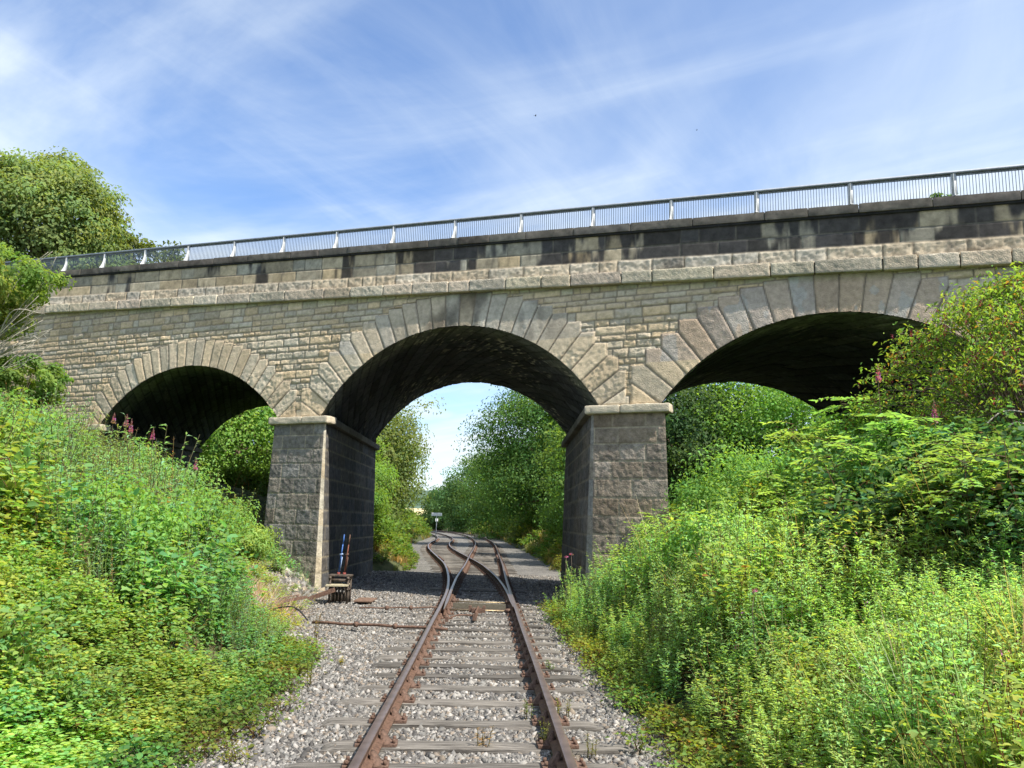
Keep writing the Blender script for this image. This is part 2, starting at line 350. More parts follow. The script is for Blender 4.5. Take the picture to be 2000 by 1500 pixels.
def heights(P, idd, d, amp, jw, jd, seed):
    e = sm(d, 0.0, jw)
    ridge = fbm(P, ROCK_WL, 4, seed, 0.6)
    return (rnd(idd, seed+5)-0.5)*0.012+e*amp*(0.8*ridge+0.35+0.3*fbm(P, 0.45, 2, seed+3))-jd*(1-e), e
# ---------------------------------------------------------------- bridge
bridge = empty('stone_bridge', face(-1.7, 0), 'skewed three-arch sandstone railway overbridge with soot-stained parapet', 'bridge')
def add_panel(g, nu, nv, posf, nrm, layout, uv, amp, jw, jd, seed, colf, keep=None):
    """posf(A,B)->world; uv = (A,B) metric coords grids"""
    A, B = uv; idd, d = layout(A, B); P = posf(A, B); h, e = heights(P, idd, d, amp, jw, jd, seed)
    n = nrm(A, B) if callable(nrm) else nrm
    V = (P+h[..., None]*n).reshape(-1, 3); F = gridF(*A.shape)
    g.add(V, F, np.zeros((len(F), 3))); C = colf(A, B, idd, e, P).reshape(-1, 3)
    g.VC = getattr(g, 'VC', []); g.VC.append(C); return g
def panel_obj(name, g, mat, parent, flip=False):
    V = np.concatenate(g.V); F = np.concatenate(g.F); C = np.concatenate(g.VC)
    if flip: F = F[:, ::-1]
    return fast(name, V, F, C, mat, parent, smooth=False)
def wob(A, B, s=0, a=0.006): return A+a*fbm(cat(A, B, 0*A), 0.13, 2, s), B+a*fbm(cat(A, B, 0*A+5), 0.13, 2, s+9)
JOINT = np.array([0.20, 0.17, 0.125])
def spandrel():
    us = np.unique(np.round(np.r_[np.arange(-34, -17, 0.07), np.arange(-17, 10.8, 0.026), np.arange(10.8, 26, 0.09)], 4))
    zs = np.unique(np.round(np.r_[np.arange(-0.6, ZI, 0.07), np.arange(ZI, 8.9, 0.026)], 4))
    A, B = np.meshgrid(us, zs, indexing='ij'); a, b = wob(A, B, 4, 0.012)
    lay = Courses(11, -0.7, 9.3, (0.13, 0.25), -36, 28, (0.24, 0.75)); idd, d = lay(a, b)
    ri, rd, ins = ringstones(A, B)
    idd = np.where(ins, ri, idd); d = np.where(ins, rd, d)
    # wall stones keep a joint along the ring
    P = face(A, B); e = sm(d, 0.003, 0.028)
    big = fbm(P, 0.12, 2, 21, 0.7)*.6+fbm(P, 0.06, 2, 23, .7)*.9; strat = fbm(P*np.array([1, 1, 3.0]), 0.2, 3, 31)
    amp = np.where(ins, 0.017, 0.022)*np.where(rnd(idd, 3) > 0.8, 0.5, 1)
    smooth_right = np.where(ins & (idd > 150000), 0.35, 1.0); smooth_right = np.where(ins & (B > 5.7), 0.35, smooth_right)
    tilt = (rnd(idd, 71)-0.5)*0.05*(fbm(P, 0.6, 1, 5))
    h = e*(amp*smooth_right*(big+0.5*strat)+0.010+tilt)+(rnd(idd, 8)-0.5)*0.012*e-0.018*(1-e)+np.where(ins, 0.016, 0)
    V = P+h[..., None]*NN
    C = stone_col(idd, (0.57, 0.465, 0.325), 0.17, 3, 0.08)
    ringc = stone_col(idd, (0.58, 0.475, 0.335), 0.13, 4, 0.06)
    C = np.where(ins[..., None], ringc, C)
    # pinkish smooth voussoirs of the right arch, grey crown stones of the middle one
    rr = ins & (idd >= 150000) & (B > 5.3)
    C = np.where(rr[..., None], stone_col(idd, (0.45, 0.365, 0.29), 0.14, 5, 0.08), C)
    cr = ins & (idd >= 100000) & (idd < 150000) & (B > 6.0)
    dk = sm(fbm(P*np.array([1, 1, 0.4]), 0.5, 3, 44)+0.15, 0.0, 0.5)*(1-sm(np.abs(A+1.0), 1.0, 3.2))
    C = np.where(cr[..., None], C*(1-0.62*dk[..., None])*np.array([0.9, 0.95, 1.05]), C)
    eff = rr & (fbm(P*np.array([1, 1, 0.5]), 0.35, 3, 61) > 0.28); C = np.where(eff[..., None], C*0.5+np.array([0.42, 0.42, 0.40])*0.5, C)
    gr = 0.5+0.5*fbm(P, 1.3, 3, 71); C = C*(0.84+0.28*gr)[..., None]
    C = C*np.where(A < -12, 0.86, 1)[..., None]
    top_band = sm(B-(C0+C1*A-HP), -0.22, -0.02)*0.35; C = C*(1-top_band[..., None]*np.array([1, 0.75, 1.1]))  # darker, slightly greener band just below the string course
    jc = np.where(ins[..., None], np.array([0.20, 0.165, 0.125]), JOINT*1.35); C = C*e[..., None]+jc*(1-e[..., None])
    ins_open = np.zeros(A.shape, bool)
    V = V.reshape(-1, 3); F = gridF(*A.shape); cu = (A[:-1, :-1]+A[1:, 1:])/2; cz = (B[:-1, :-1]+B[1:, 1:])/2
    keep = (cz < C0+C1*cu-HP+0.06)
    for (cx, cz0, r, n, dep, sl_, sr_) in ARCH:
        keep &= ~((np.hypot(cu-cx, cz-cz0) < r) & (cz > ZI-0.03)); keep &= ~((cu > sl_) & (cu < sr_) & (cz < ZI))
    for (a_, b_) in ((ARCH[0][6], ARCH[1][5]), (ARCH[1][6], ARCH[2][5])): keep &= ~((cu > a_-0.02) & (cu < b_+0.02) & (cz < ZI-0.02))
    # snap to the intrados
    Af, Bf = A.ravel(), B.ravel()
    for (cx, cz0, r, n, dep, sl_, sr_) in ARCH:
        rad = np.hypot(Af-cx, Bf-cz0); m = (rad < r) & (rad > r-0.06) & (Bf > ZI-0.03)
        na = cx+(Af-cx)/rad*r; nb = cz0+(Bf-cz0)/rad*r; hf = h.ravel()
        V[m] = (face(na, nb)+hf[:, None]*NN)[m]
    # which part a face belongs to: ring k or wall
    cins = ins[:-1, :-1]; cid = idd[:-1, :-1]; part = np.where(cins, cid//50000, 0); part = np.where(cins, np.minimum(part, 3), 0)
    part = np.where(cins & (cid >= 40000+50000*part), part, part)
    Cf = C.reshape(-1, 3)
    for k, nm in ((0, 'spandrel_wall'), (1, 'arch_ring'), (2, 'arch_ring'), (3, 'arch_ring')):
        m = (keep & (part == k)).ravel(); f = F[m]; used, inv = np.unique(f, return_inverse=True)
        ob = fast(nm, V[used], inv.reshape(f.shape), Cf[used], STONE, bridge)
        if k: ob['label'] = ['', 'left arch ring of tan rock-faced voussoirs', 'centre arch ring with grey stained crown voussoirs', 'right arch ring with smooth pinkish voussoirs'][k]
spandrel()
def soffits():
    for k, (cx, cz, r, n, dep, sl_, sr_) in enumerate(ARCH):
        th1 = math.acos((ZI-cz)/r); th = np.linspace(-th1-0.01, th1+0.01, int(2*th1*r/0.045)); w = np.unique(np.r_[-0.0, np.arange(0.02, WIDTH, 0.05), WIDTH])
        T, W_ = np.meshgrid(th, w, indexing='ij'); arc = (T+th1)*r; dw = 2*th1*r/n
        lay = Courses(40+k, -8, 20, (dw, dw), -2, 12, (0.7, 1.3), levels=np.arange(-24, 60)*dw)
        sh = 0.42*W_*np.where(T < 9, 1, 1)
        idd, d = lay(W_, arc+sh)
        P = face(cx+r*np.sin(T), cz+r*np.cos(T), 0, W_); nr = -(np.sin(T)[..., None]*UU+np.cos(T)[..., None]*ZZ)
        e = sm(d, 0.0, 0.03); h = e*0.02*(fbm(P, 0.15, 3, 50+k)+0.5)+(rnd(idd, 4)-0.5)*0.03-0.02*(1-e)
        h = h*sm(W_, 0, 0.05)
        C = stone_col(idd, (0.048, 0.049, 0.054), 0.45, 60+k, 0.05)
        fr = 1-sm(W_, 0.4, 1.5); C = C+fr[..., None]*np.array([0.085, 0.088, 0.050])*(0.4+0.6*rnd(idd, 9))[..., None]  # olive bounce light near the front edge painted into the colour
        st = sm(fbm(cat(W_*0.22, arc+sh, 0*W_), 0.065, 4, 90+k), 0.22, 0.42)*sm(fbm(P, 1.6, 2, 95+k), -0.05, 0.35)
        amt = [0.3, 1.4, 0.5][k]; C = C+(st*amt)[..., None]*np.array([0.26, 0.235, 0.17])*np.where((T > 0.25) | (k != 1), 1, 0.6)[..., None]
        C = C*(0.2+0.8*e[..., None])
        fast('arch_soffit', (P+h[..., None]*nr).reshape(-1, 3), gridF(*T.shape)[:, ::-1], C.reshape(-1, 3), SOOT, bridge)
soffits()
def quadpanel(g, c00, c10, c01, c11, res, lay, amp, jw, jd, seed, colf, outward):
    """bilinear wall: c00 bottom-left, c10 bottom-right, c01 top-left, c11 top-right (world)"""
    c00, c10, c01, c11 = [np.asarray(c, float) for c in (c00, c10, c01, c11)]
    wid = np.linalg.norm(c10-c00); hei = np.linalg.norm(c01-c00)
    nu, nv = max(2, int(wid/res)), max(2, int(hei/res))
    S, T = np.meshgrid(np.linspace(0, 1, nu), np.linspace(0, 1, nv), indexing='ij')
    P = c00*((1-S)*(1-T))[..., None]+c10*(S*(1-T))[..., None]+c01*((1-S)*T)[..., None]+c11*(S*T)[..., None]
    A = S*wid; B = P[..., 2]; a, b = wob(A, B, seed); idd, d = lay(a, b); 
    e = sm(d, 0.002, jw); edge = sm(np.minimum(S*wid, (1-S)*wid), 0, 0.05)
    h = (e*amp*(fbm(P, 0.12, 2, seed, 0.7)*.7+fbm(P, 0.055, 2, seed+40, .7)*.7+0.45)-jd*(1-e)+(rnd(idd, 2)-0.5)*0.008)*edge
    V = (P+h[..., None]*outward).reshape(-1, 3); F = gridF(nu, nv)
    C = colf(A, B, idd, e, P).reshape(-1, 3)
    g.add(V, F); g.VC = getattr(g, 'VC', []); g.VC.append(C)
def pier_cols(dark, seed, warm=0.0):
    def f(A, B, idd, e, P):
        C = stone_col(idd, dark, 0.28, seed, 0.06)
        w = sm(fbm(P, 0.9, 3, seed+3), 0.05, 0.6)*warm; C = C*(1-w[..., None])+w[..., None]*np.array([0.21, 0.165, 0.12])
        v = sm(fbm(P*np.array([1, 1, 0.15]), 0.3, 3, seed+7), 0.25, 0.7)*0.5; C = C*(1-0.5*v[..., None])+v[..., None]*np.array([0.20, 0.20, 0.19])*0.5
        j = np.array([0.36, 0.31, 0.225])
        return C*e[..., None]+j*(1-e[..., None])
    return f
def pier(k, ul, ur, ulb, urb, warm, label):
    # k: side of the chamfer (+1 right edge faces the track, -1 left edge)
    g = Geo(); zt, zb = ZI-0.19, -0.5
    lay = Courses(100+k, -0.5, 4.3, (0.37, 0.44), -1, 12, (0.5, 1.0), levels=[-0.6, -0.2, 0.22, 0.64, 1.05, 1.46, 1.87, 2.28, 2.69, 3.09, 3.48, 3.85, 4.4])
    ct, cb = 0.05, 0.17
    if k > 0: fl, fr, flb, frb = ul, ur-ct, ulb, urb-cb
    else: fl, fr, flb, frb = ul+ct, ur, ulb+cb, urb
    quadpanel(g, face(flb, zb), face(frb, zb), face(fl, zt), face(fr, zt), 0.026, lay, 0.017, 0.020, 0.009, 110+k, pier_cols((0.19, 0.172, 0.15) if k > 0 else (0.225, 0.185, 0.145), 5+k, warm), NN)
    X = np.array([1., 0, 0])
    smooth_lay = Courses(3, -0.6, 4.4, (0.4, 0.4), -1, 3, (9, 10), levels=lay.L)
    tan = lambda A, B, idd, e, P: stone_col(idd, (0.40, 0.35, 0.26), 0.10, 8)*(0.75+0.25*e[..., None])  # left pier chamfer: sunlit brightness put into the stone colour
    shade_chamfer = lambda A, B, idd, e, P: stone_col(idd, (0.24, 0.225, 0.20), 0.10, 8)*(0.75+0.25*e[..., None])  # right pier chamfer: same stone painted greyer, as turned from the sun
    if k > 0:
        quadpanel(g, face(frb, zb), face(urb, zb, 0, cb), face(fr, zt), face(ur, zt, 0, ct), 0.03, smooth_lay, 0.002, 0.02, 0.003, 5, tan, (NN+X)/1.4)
        tr, trb = ur, urb; ou, oub = ul, ulb; sx, c_t, c_b = 1, ct, cb
    else:
        quadpanel(g, face(ulb, zb, 0, cb), face(flb, zb), face(ul, zt, 0, ct), face(fl, zt), 0.03, smooth_lay, 0.002, 0.02, 0.003, 5, shade_chamfer, (NN-X)/1.4)
        tr, trb = ul, ulb; ou, oub = ur, urb; sx, c_t, c_b = -1, ct, cb
    a, b_ = (face(trb, zb, 0, c_b), face(trb, zb, 0, WIDTH)); c, d_ = (face(tr, zt, 0, c_t), face(tr, zt, 0, WIDTH))
    if sx < 0: a, b_, c, d_ = b_, a, d_, c
    lay2 = Courses(130+k, -0.5, 4.3, (0.4, 0.4), -1, 12, (0.55, 1.15), levels=lay.L)
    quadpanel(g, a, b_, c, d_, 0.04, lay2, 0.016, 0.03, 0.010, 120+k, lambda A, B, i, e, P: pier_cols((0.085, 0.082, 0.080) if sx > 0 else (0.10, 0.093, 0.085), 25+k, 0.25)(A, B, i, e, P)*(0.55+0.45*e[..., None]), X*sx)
    a, b_ = (face(oub, zb, 0, 0), face(oub, zb, 0, WIDTH)); c, d_ = (face(ou, zt, 0, 0), face(ou, zt, 0, WIDTH))
    if sx > 0: a, b_, c, d_ = b_, a, d_, c
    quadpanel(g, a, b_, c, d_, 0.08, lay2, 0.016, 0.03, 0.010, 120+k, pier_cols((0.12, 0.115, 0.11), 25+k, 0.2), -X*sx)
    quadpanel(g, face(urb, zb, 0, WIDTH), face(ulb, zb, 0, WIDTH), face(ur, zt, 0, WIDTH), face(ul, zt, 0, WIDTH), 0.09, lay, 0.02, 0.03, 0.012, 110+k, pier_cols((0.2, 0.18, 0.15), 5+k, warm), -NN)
    ob = panel_obj('pier', g, SOOT, bridge); ob['label'] = label
    return ob
UL1 = (-7.25, -5.50, -7.42, -5.33); UL2 = (2.04, 3.75, 1.93, 3.90)
pier1 = pier(1, *UL1, 0.15, 'left pier of dark grey blocks with a pale lit corner')
pier2 = pier(-1, *UL2, 0.55, 'right pier of grey and brown blocks rising from weeds')
def ubox(u0, u1, z0, z1, o0, o1, w0=0, w1=0, rad=0.02, res=0.05, amp=0.01, seed=0, ax='face'):
    """rough stone aligned with the face; returns V,F in world"""
    h = np.array([(u1-u0)/2, (o1-o0)/2, (z1-z0)/2]); V, F = rbox(h, min(rad, h.min()*0.9), res, amp, seed)
    c = face((u0+u1)/2, (z0+z1)/2, (o0+o1)/2); 
    return c+V[:, :1]*UU+V[:, 1:2]*NN+V[:, 2:]*ZZ, F[:, ::-1]
def rows(name, u0, u1, zlo, zhi, o0, o1, wr, col, seed, amp, rad, mat, colf=None, res=0.05, gap=0.008):
    """row of separate stones following the slope of the deck (heights relative to the coping top)"""
    r = np.random.default_rng(seed); g = Geo(); u = u0; k = 0
    while u < u1:
        L_ = r.uniform(*wr); um = u+L_/2; zc = C0+C1*um
        rs = res if -17 < um < 11 else 0.12
        V, F = ubox(u+gap, u+L_-gap, zc+zlo+r.uniform(-0.006, 0.006), zc+zhi+r.uniform(-0.006, 0.006), o0, o1+r.uniform(-0.01, 0.012), rad=rad, res=rs, amp=amp, seed=seed+k)
        V[:, 2] += C1*((V-P0)@UU-um)
        c = np.array(col)*r.uniform(0.82, 1.15)*np.array([1+r.uniform(-.04, .04), 1, 1-r.uniform(-.05, .05)])
        fc = V[F].mean(1); cc = np.tile(c, (len(F), 1))*(0.9+0.25*fbm(fc, 0.5, 3, seed)[:, None])
        if colf: cc = colf(fc, cc)
        g.add(V, F, cc); u += L_; k += 1
    return gobj(name, g, mat, bridge)
def coping_col(fc, cc):
    t = sm(fbm(fc, 0.7, 3, 301), -0.1, 0.5)[:, None]; return cc*(1-0.35*t)
rows('string_course', -33, 25, -HP, -1.19, -0.25, 0.14, (0.6, 1.4), (0.52, 0.445, 0.335), 200, 0.013, 0.025, STONE, res=0.03)
rows('coping', -33, 25, -0.20, 0, -0.42, 0.06, (0.8, 1.7), (0.15, 0.135, 0.115), 230, 0.008, 0.018, STAINED, coping_col, res=0.05, gap=0.002)
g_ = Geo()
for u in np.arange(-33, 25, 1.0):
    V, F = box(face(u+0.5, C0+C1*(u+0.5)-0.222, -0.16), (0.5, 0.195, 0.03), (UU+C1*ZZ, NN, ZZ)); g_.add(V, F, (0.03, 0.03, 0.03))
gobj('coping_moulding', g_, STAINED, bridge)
def parapet():
    us = np.unique(np.round(np.r_[np.arange(-33, -17, 0.12), np.arange(-17, 11, 0.03), np.arange(11, 25, 0.12)], 4)); vs = np.arange(-1.21, -0.19, 0.026)
    A, B = np.meshgrid(us, vs, indexing='ij'); a, b = wob(A, B, 12, 0.006)
    lay = Courses(61, 0, 0, (1, 1), -36, 28, (0.55, 1.25), levels=[-1.3, -0.885, -0.585, -0.2]); idd, d = lay(a, b)
    rough = B < -0.885; P = face(A, C0+C1*A+B); e = sm(d, 0.002, np.where(rough, 0.03, 0.018))
    h = e*np.where(rough, 0.024*(.5*fbm(P, 0.12, 2, 33, 0.7)+.8*fbm(P, 0.055, 2, 35, 0.7)+0.5), 0.004*fbm(P, 0.2, 2, 34))+np.where(rough, 0.012, 0)-0.012*(1-e)+(rnd(idd, 6)-0.5)*0.006
    C = np.where(rough[..., None], stone_col(idd, (0.47, 0.405, 0.31), 0.15, 7, 0.06), stone_col(idd, (0.37, 0.315, 0.225), 0.22, 9, 0.10))
    bias = np.interp(A, [-20, -13, -7, -3, 4, 12, 25], [-0.38, -0.32, -0.22, 0.06, 0.17, 0.19, 0.19])
    n = fbm(P*np.array([1, 1, 0.5]), 0.8, 4, 66)*0.8+(rnd(idd, 13)-0.5)*0.42+(rnd(idd, 13)-0.5)*0+fbm(P*np.array([1, 1, 0.22]), 0.26, 4, 67)*1.0
    s = sm(n+bias+0.10*sm(B, -0.6, -0.25), -0.12, 0.26)*0.92; s = np.where(rough, sm(n+bias-0.75, 0, 0.4)*0.5, s)
    C = C*(1-s[..., None])+s[..., None]*np.array([0.034, 0.033, 0.036])*(0.7+0.8*rnd(idd, 15))[..., None]
    jc = np.where(rough[..., None], np.array([0.15, 0.125, 0.09]), np.array([0.20, 0.18, 0.145])*np.where(s > 0.5, 0.7, 0.8)[..., None])
    C = C*e[..., None]+jc*(1-e[..., None])
    fast('parapet', (P+h[..., None]*NN).reshape(-1, 3), gridF(*A.shape), C.reshape(-1, 3), STAINED, bridge)
parapet()
def imposts():
    zc0, zc1 = ZI-0.19, ZI+0.005
    for ul, ur, nm in ((UL1[0], UL1[1], 0), (UL2[0], UL2[1], 1)):
        g = Geo(); r = random.Random(nm)
        m = (ul+ur)/2+r.uniform(-0.2, 0.2)
        col = np.array([0.47, 0.41, 0.31]); dk = np.array([0.13, 0.12, 0.10])
        for a, b in ((ul-0.13, m-0.004), (m+0.004, ur+0.13)):
            V, F = ubox(a, b, zc0, zc1, -0.3, 0.14, rad=0.03, res=0.035, amp=0.012, seed=int(a*10) & 63); g.add(V, F, col*r.uniform(.9, 1.1))
        for ue, s in ((ul, -1), (ur, 1)):
            w = 0.12
            while w < WIDTH:
                L_ = min(r.uniform(0.8, 1.3), WIDTH-w); V, F = rbox((0.13, L_/2-0.004, (zc1-zc0)/2), 0.03, 0.06, 0.01, int(w*9))
                g.add(V+face(ue+s*0.03, (zc0+zc1)/2, 0, w+L_/2)+np.array([0, 0, 0]), F, dk*r.uniform(.7, 1.3)); w += L_+0.002
        gobj('impost', g, STONE, [pier1, pier2][nm])
    g = Geo()
    V, F = ubox(ARCH[0][5]-0.55, ARCH[0][5]+0.12, zc0, zc1, -0.3, 0.14, rad=0.03, res=0.04, amp=0.012, seed=9); g.add(V, F, (0.47, 0.41, 0.31)); g_a = g; g = Geo()
    V, F = ubox(ARCH[2][6]-0.12, ARCH[2][6]+0.6, zc0, zc1, -0.3, 0.14, rad=0.03, res=0.04, amp=0.012, seed=19); g.add(V, F, (0.47, 0.41, 0.31))
    for ue, g_ in ((ARCH[0][5]+0.02, g_a), (ARCH[2][6]-0.02, g)):
        V, F = rbox((0.1, WIDTH/2-0.1, 0.095), 0.03, 0.2, 0.01, 3); g_.add(V+face(ue, (zc0+zc1)/2, 0, WIDTH/2+0.12), F, (0.10, 0.09, 0.08))
    gobj('abutment_impost', g, STONE, bridge); gobj('abutment_impost', g_a, STONE, bridge)
imposts()
def carcass():
    g = Geo(); ab = Geo()
    # abutment faces under the springings
    for ue in (ARCH[0][5], ARCH[2][6]):
        c = [face(ue, -0.6), face(ue, -0.6, 0, WIDTH), face(ue, ZI, 0, WIDTH), face(ue, ZI)]; ab = Geo(); ab.add(c, [(0, 1, 2, 3)], (0.08, 0.075, 0.07)); gobj('abutment_face', ab, SOOT, bridge)
    # rear wall with the same openings
    us = np.unique(np.round(np.r_[np.arange(-34, 26.1, 0.15), [q for A_ in ARCH for q in (A_[5], A_[6])]], 4))
    def low(u):
        z = -0.6
        for (cx, cz, r, n, dep, sl_, sr_) in ARCH:
            if sl_-1e-6 <= u <= sr_+1e-6: z = max(ZI, cz+math.sqrt(max(0, r*r-(u-cx)**2)))
        for a_, b_ in ((ARCH[0][6], ARCH[1][5]), (ARCH[1][6], ARCH[2][5])):
            if a_ < u < b_: z = ZI-0.19
        return z
    for a, b in zip(us[:-1], us[1:]):
        la, lb = low(a+1e-4), low(b-1e-4)
        c = [face(b, lb, 0, WIDTH), face(a, la, 0, WIDTH), face(a, C0+C1*a-0.1, 0, WIDTH), face(b, C0+C1*b-0.1, 0, WIDTH)]
        g.add(c, [(0, 1, 2, 3)], (0.38, 0.32, 0.24))
    gobj('rear_wall', g, STONE, bridge)
    g = Geo()
    for w0, w1, dz in ((0.42, 0.44, -0.02), (WIDTH-0.46, WIDTH-0.44, -0.02)):
        c = [face(-34, C0-34*C1-1.05, 0, w0), face(26, C0+26*C1-1.05, 0, w0), face(26, C0+26*C1+dz, 0, w0), face(-34, C0-34*C1+dz, 0, w0)]; g.add(c, [(0, 1, 2, 3)], (0.3, 0.26, 0.2))
    c = [face(-34, C0-34*C1-0.05, 0, WIDTH-0.46), face(26, C0+26*C1-0.05, 0, WIDTH-0.46), face(26, C0+26*C1-0.05, 0, WIDTH+0.05), face(-34, C0-34*C1-0.05, 0, WIDTH+0.05)]; g.add(c, [(0, 1, 2, 3)], (0.1, 0.09, 0.08))
    gobj('parapet_back', g, STAINED, bridge)
    g = Geo(); c = [face(-34, C0-34*C1-1.0, 0, 0.3), face(26, C0+26*C1-1.0, 0, 0.3), face(26, C0+26*C1-1.0, 0, WIDTH-0.3), face(-34, C0-34*C1-1.0, 0, WIDTH-0.3)]
    g.add(c, [(0, 1, 2, 3)], (0.05, 0.05, 0.05)); tag(gobj('road', g, M_plain('asphalt', (0.05, 0.05, 0.052), 0.9)), kind='structure')
carcass()
# ---------------------------------------------------------------- railing on the coping
def railing():
    t = empty('bridge_railing', face(-1.7, C0+C1*-1.7), 'long grey steel railing with pale posts along the top of the bridge', 'railing')
    u0, du = -17.065, 1.9053; ZC = ZZ; ax = np.array([UU+C1*ZZ, NN, ZZ])
    for n in range(-4, 21):
        u = u0+n*du; zb = C0+C1*u; g = Geo()
        o0 = -0.10
        V, F = box(face(u, zb+HR/2-0.02, o0), (0.046, 0.012, HR/2-0.01), ax); g.add(V, F)
        # web with a curved foot sweeping out towards the face
        zz = np.linspace(0, 1, 9); wd = 0.035+0.125*(1-zz)**3
        pts = []
        for s in (-1, 1):
            for z, w in zip(zz, wd): pts.append(face(u+s*0.008, zb+z*(HR-0.05), o0+0.012)); pts.append(face(u+s*0.008, zb+z*(HR-0.05), o0+0.012+w))
        F = []
        for i in range(8):
            a = 2*i; F.append((a, a+1, a+3, a+2)); b = 18+2*i; F.append((b, b+2, b+3, b+1)); F.append((a+1, b+1, b+3, a+3))
        g.add(pts, F)
        V, F = box(face(u, zb+0.008, o0+0.04), (0.05, 0.10, 0.008), ax); g.add(V, F)
        gobj('railing_post', g, GALV, t)
    for n in range(-4, 20):
        u = u0+n*du; g = Geo(); um = u+du/2; zm = C0+C1*um
        for k in range(1, 34):
            ub = u+du*k/34; V, F = box(face(ub, C0+C1*ub+HR/2-0.01, -0.13), (0.0055, 0.0055, HR/2-0.035), ax); g.add(V, F)
        V, F = box(face(um, zm+0.03, -0.13), (du/2-0.02, 0.008, 0.008), ax); g.add(V, F)
        gobj('bar_panel', g, GREYP, t)
    ua, ub = u0-4*du-0.1, u0+20*du+0.1; um = (ua+ub)/2; g = Geo()
    V, F = box(face(um, C0+C1*um+HR-0.012, -0.11), ((ub-ua)/2, 0.045, 0.022), ax); g.add(V, F)
    V, F = box(face(um, C0+C1*um+HR-0.058, -0.135), ((ub-ua)/2, 0.006, 0.022), ax); g.add(V, F)
    gobj('top_rail', g, GREYP, t)
railing()

# ---------------------------------------------------------------- track
def crspline(pts, step=0.35):
    pts = np.asarray(pts, float); y = pts[:, 1]
    m = np.gradient(pts[:, 0], y); out = []
    yy = [y[0]]
    while yy[-1] < y[-1]-1e-6: yy.append(min(y[-1], yy[-1]+(step if yy[-1] < 50 else 1.2)))
    yy = np.array(yy); i = np.clip(np.searchsorted(y, yy, side='right')-1, 0, len(y)-2); h = y[i+1]-y[i]; t = (yy-y[i])/h
    x = (2*t**3-3*t**2+1)*pts[i, 0]+(t**3-2*t**2+t)*h*m[i]+(-2*t**3+3*t**2)*pts[i+1, 0]+(t**3-t**2)*h*m[i+1]
    return np.c_[x, yy]
G = 0.7525
MAIN = [(0.02, -3), (-0.10, 0), (-0.255, 6), (-0.36, 10), (-0.48, 14), (-0.54, 16.3), (-0.64, 20), (-0.78, 26), (-0.91, 33), (-1.15, 42), (-1.44, 54), (-1.9, 68), (-2.85, 84), (-3.95, 97), (-5.9, 113), (-8.2, 127), (-12, 145), (-19, 170)]
LEFT = [(-0.54, 16.3), (-0.68, 20), (-0.93, 24), (-1.26, 28), (-1.76, 33), (-2.62, 39.5), (-3.5, 46), (-4.25, 52), (-4.85, 58), (-5.35, 65), (-5.75, 74), (-6.5, 85), (-8.3, 100), (-11, 118), (-15, 138), (-19.5, 158)]
cm_, cl_ = crspline(MAIN), crspline(LEFT)
def offs(c, d):
    t = np.gradient(c, axis=0); t /= np.linalg.norm(t, axis=1)[:, None]; return c+np.c_[t[:, 1], -t[:, 0]]*d
stem = cm_[cm_[:, 1] < 16.29]
RA = np.r_[offs(stem, -G), offs(cl_, -G)[1:]]
RD = offs(cm_, G)
blade = lambda c, d, y0, open_: np.array([(x+open_*(1-min(1, (y-y0)/9))*(0 if y-y0 > 9 else 1), y) for x, y in offs(c, d) if y >= y0])
RB = blade(cm_, -G, 15.7, 0.10); RB[:, 0] += 0.0
RC = blade(cl_, G, 16.6, -0.045)
PROF = [(-.068, -.145), (-.068, -.128), (-.012, -.112), (-.012, -.045), (-.035, -.034), (-.035, -.004), (-.026, 0), (.026, 0), (.035, -.004), (.035, -.034), (.012, -.045), (.012, -.112), (.068, -.128), (.068, -.145)]
def rail(name, path, label, worn=True, zoff=0, taper=0):
    t = np.gradient(path, axis=0); t /= np.linalg.norm(t, axis=1)[:, None]; n = np.c_[t[:, 1], -t[:, 0]]
    pr = np.array(PROF); sc = np.ones(len(path))
    if taper: sc = np.clip(0.25+np.arange(len(path))/taper, 0, 1)
    V = np.concatenate([path[:, None, :]+n[:, None, :]*pr[None, :, :1]*sc[:, None, None], np.broadcast_to((pr[:, 1]+zoff)[None, :, None], (len(path), len(pr), 1))], 2)
    V = V.reshape(-1, 3); k = len(pr); F = []; T = []
    for i in range(len(path)-1):
        for j in range(k):
            f = (i*k+j, (i+1)*k+j, (i+1)*k+(j+1) % k, i*k+(j+1) % k)
            (T if j in (5, 6, 7) else F).append(f)
    F.append((0, 1, 12, 13)); F.append((2, 3, 10, 11)); F.append((4, 5, 8, 9))
    t_ = empty(name, (path[0, 0], path[0, 1], 0), label, 'rail')
    fast('rail_web', V, np.array(F), None, RUST, t_)
    T = np.array(T); u_, inv = np.unique(T, return_inverse=True)
    fast('rail_head', V[u_], inv.reshape(T.shape), None, RAILTOP if worn else RUST, t_)
rail('rail', RA, 'left running rail from the foreground, bending away left at the far junction')
rail('rail', RD, 'right running rail from the foreground, on straight past the far junction')
rail('switch_blade', RB, 'switch rail starting beside the left rail, rusty and standing open', taper=6)
rail('switch_blade', RC, 'switch rail closed against the right rail, crossing over to the left track', taper=6)
def sub(c, y0, y1, d): q = offs(c, d); return q[(q[:, 1] > y0) & (q[:, 1] < y1)]
rail('check_rail', sub(cl_, 35.5, 40.5, -G+0.11), 'short rusty check rail inside the left track beside the crossing', False)
rail('check_rail', sub(cm_, 38.5, 43.5, G-0.11), 'short rusty check rail inside the right track beside the crossing', False)
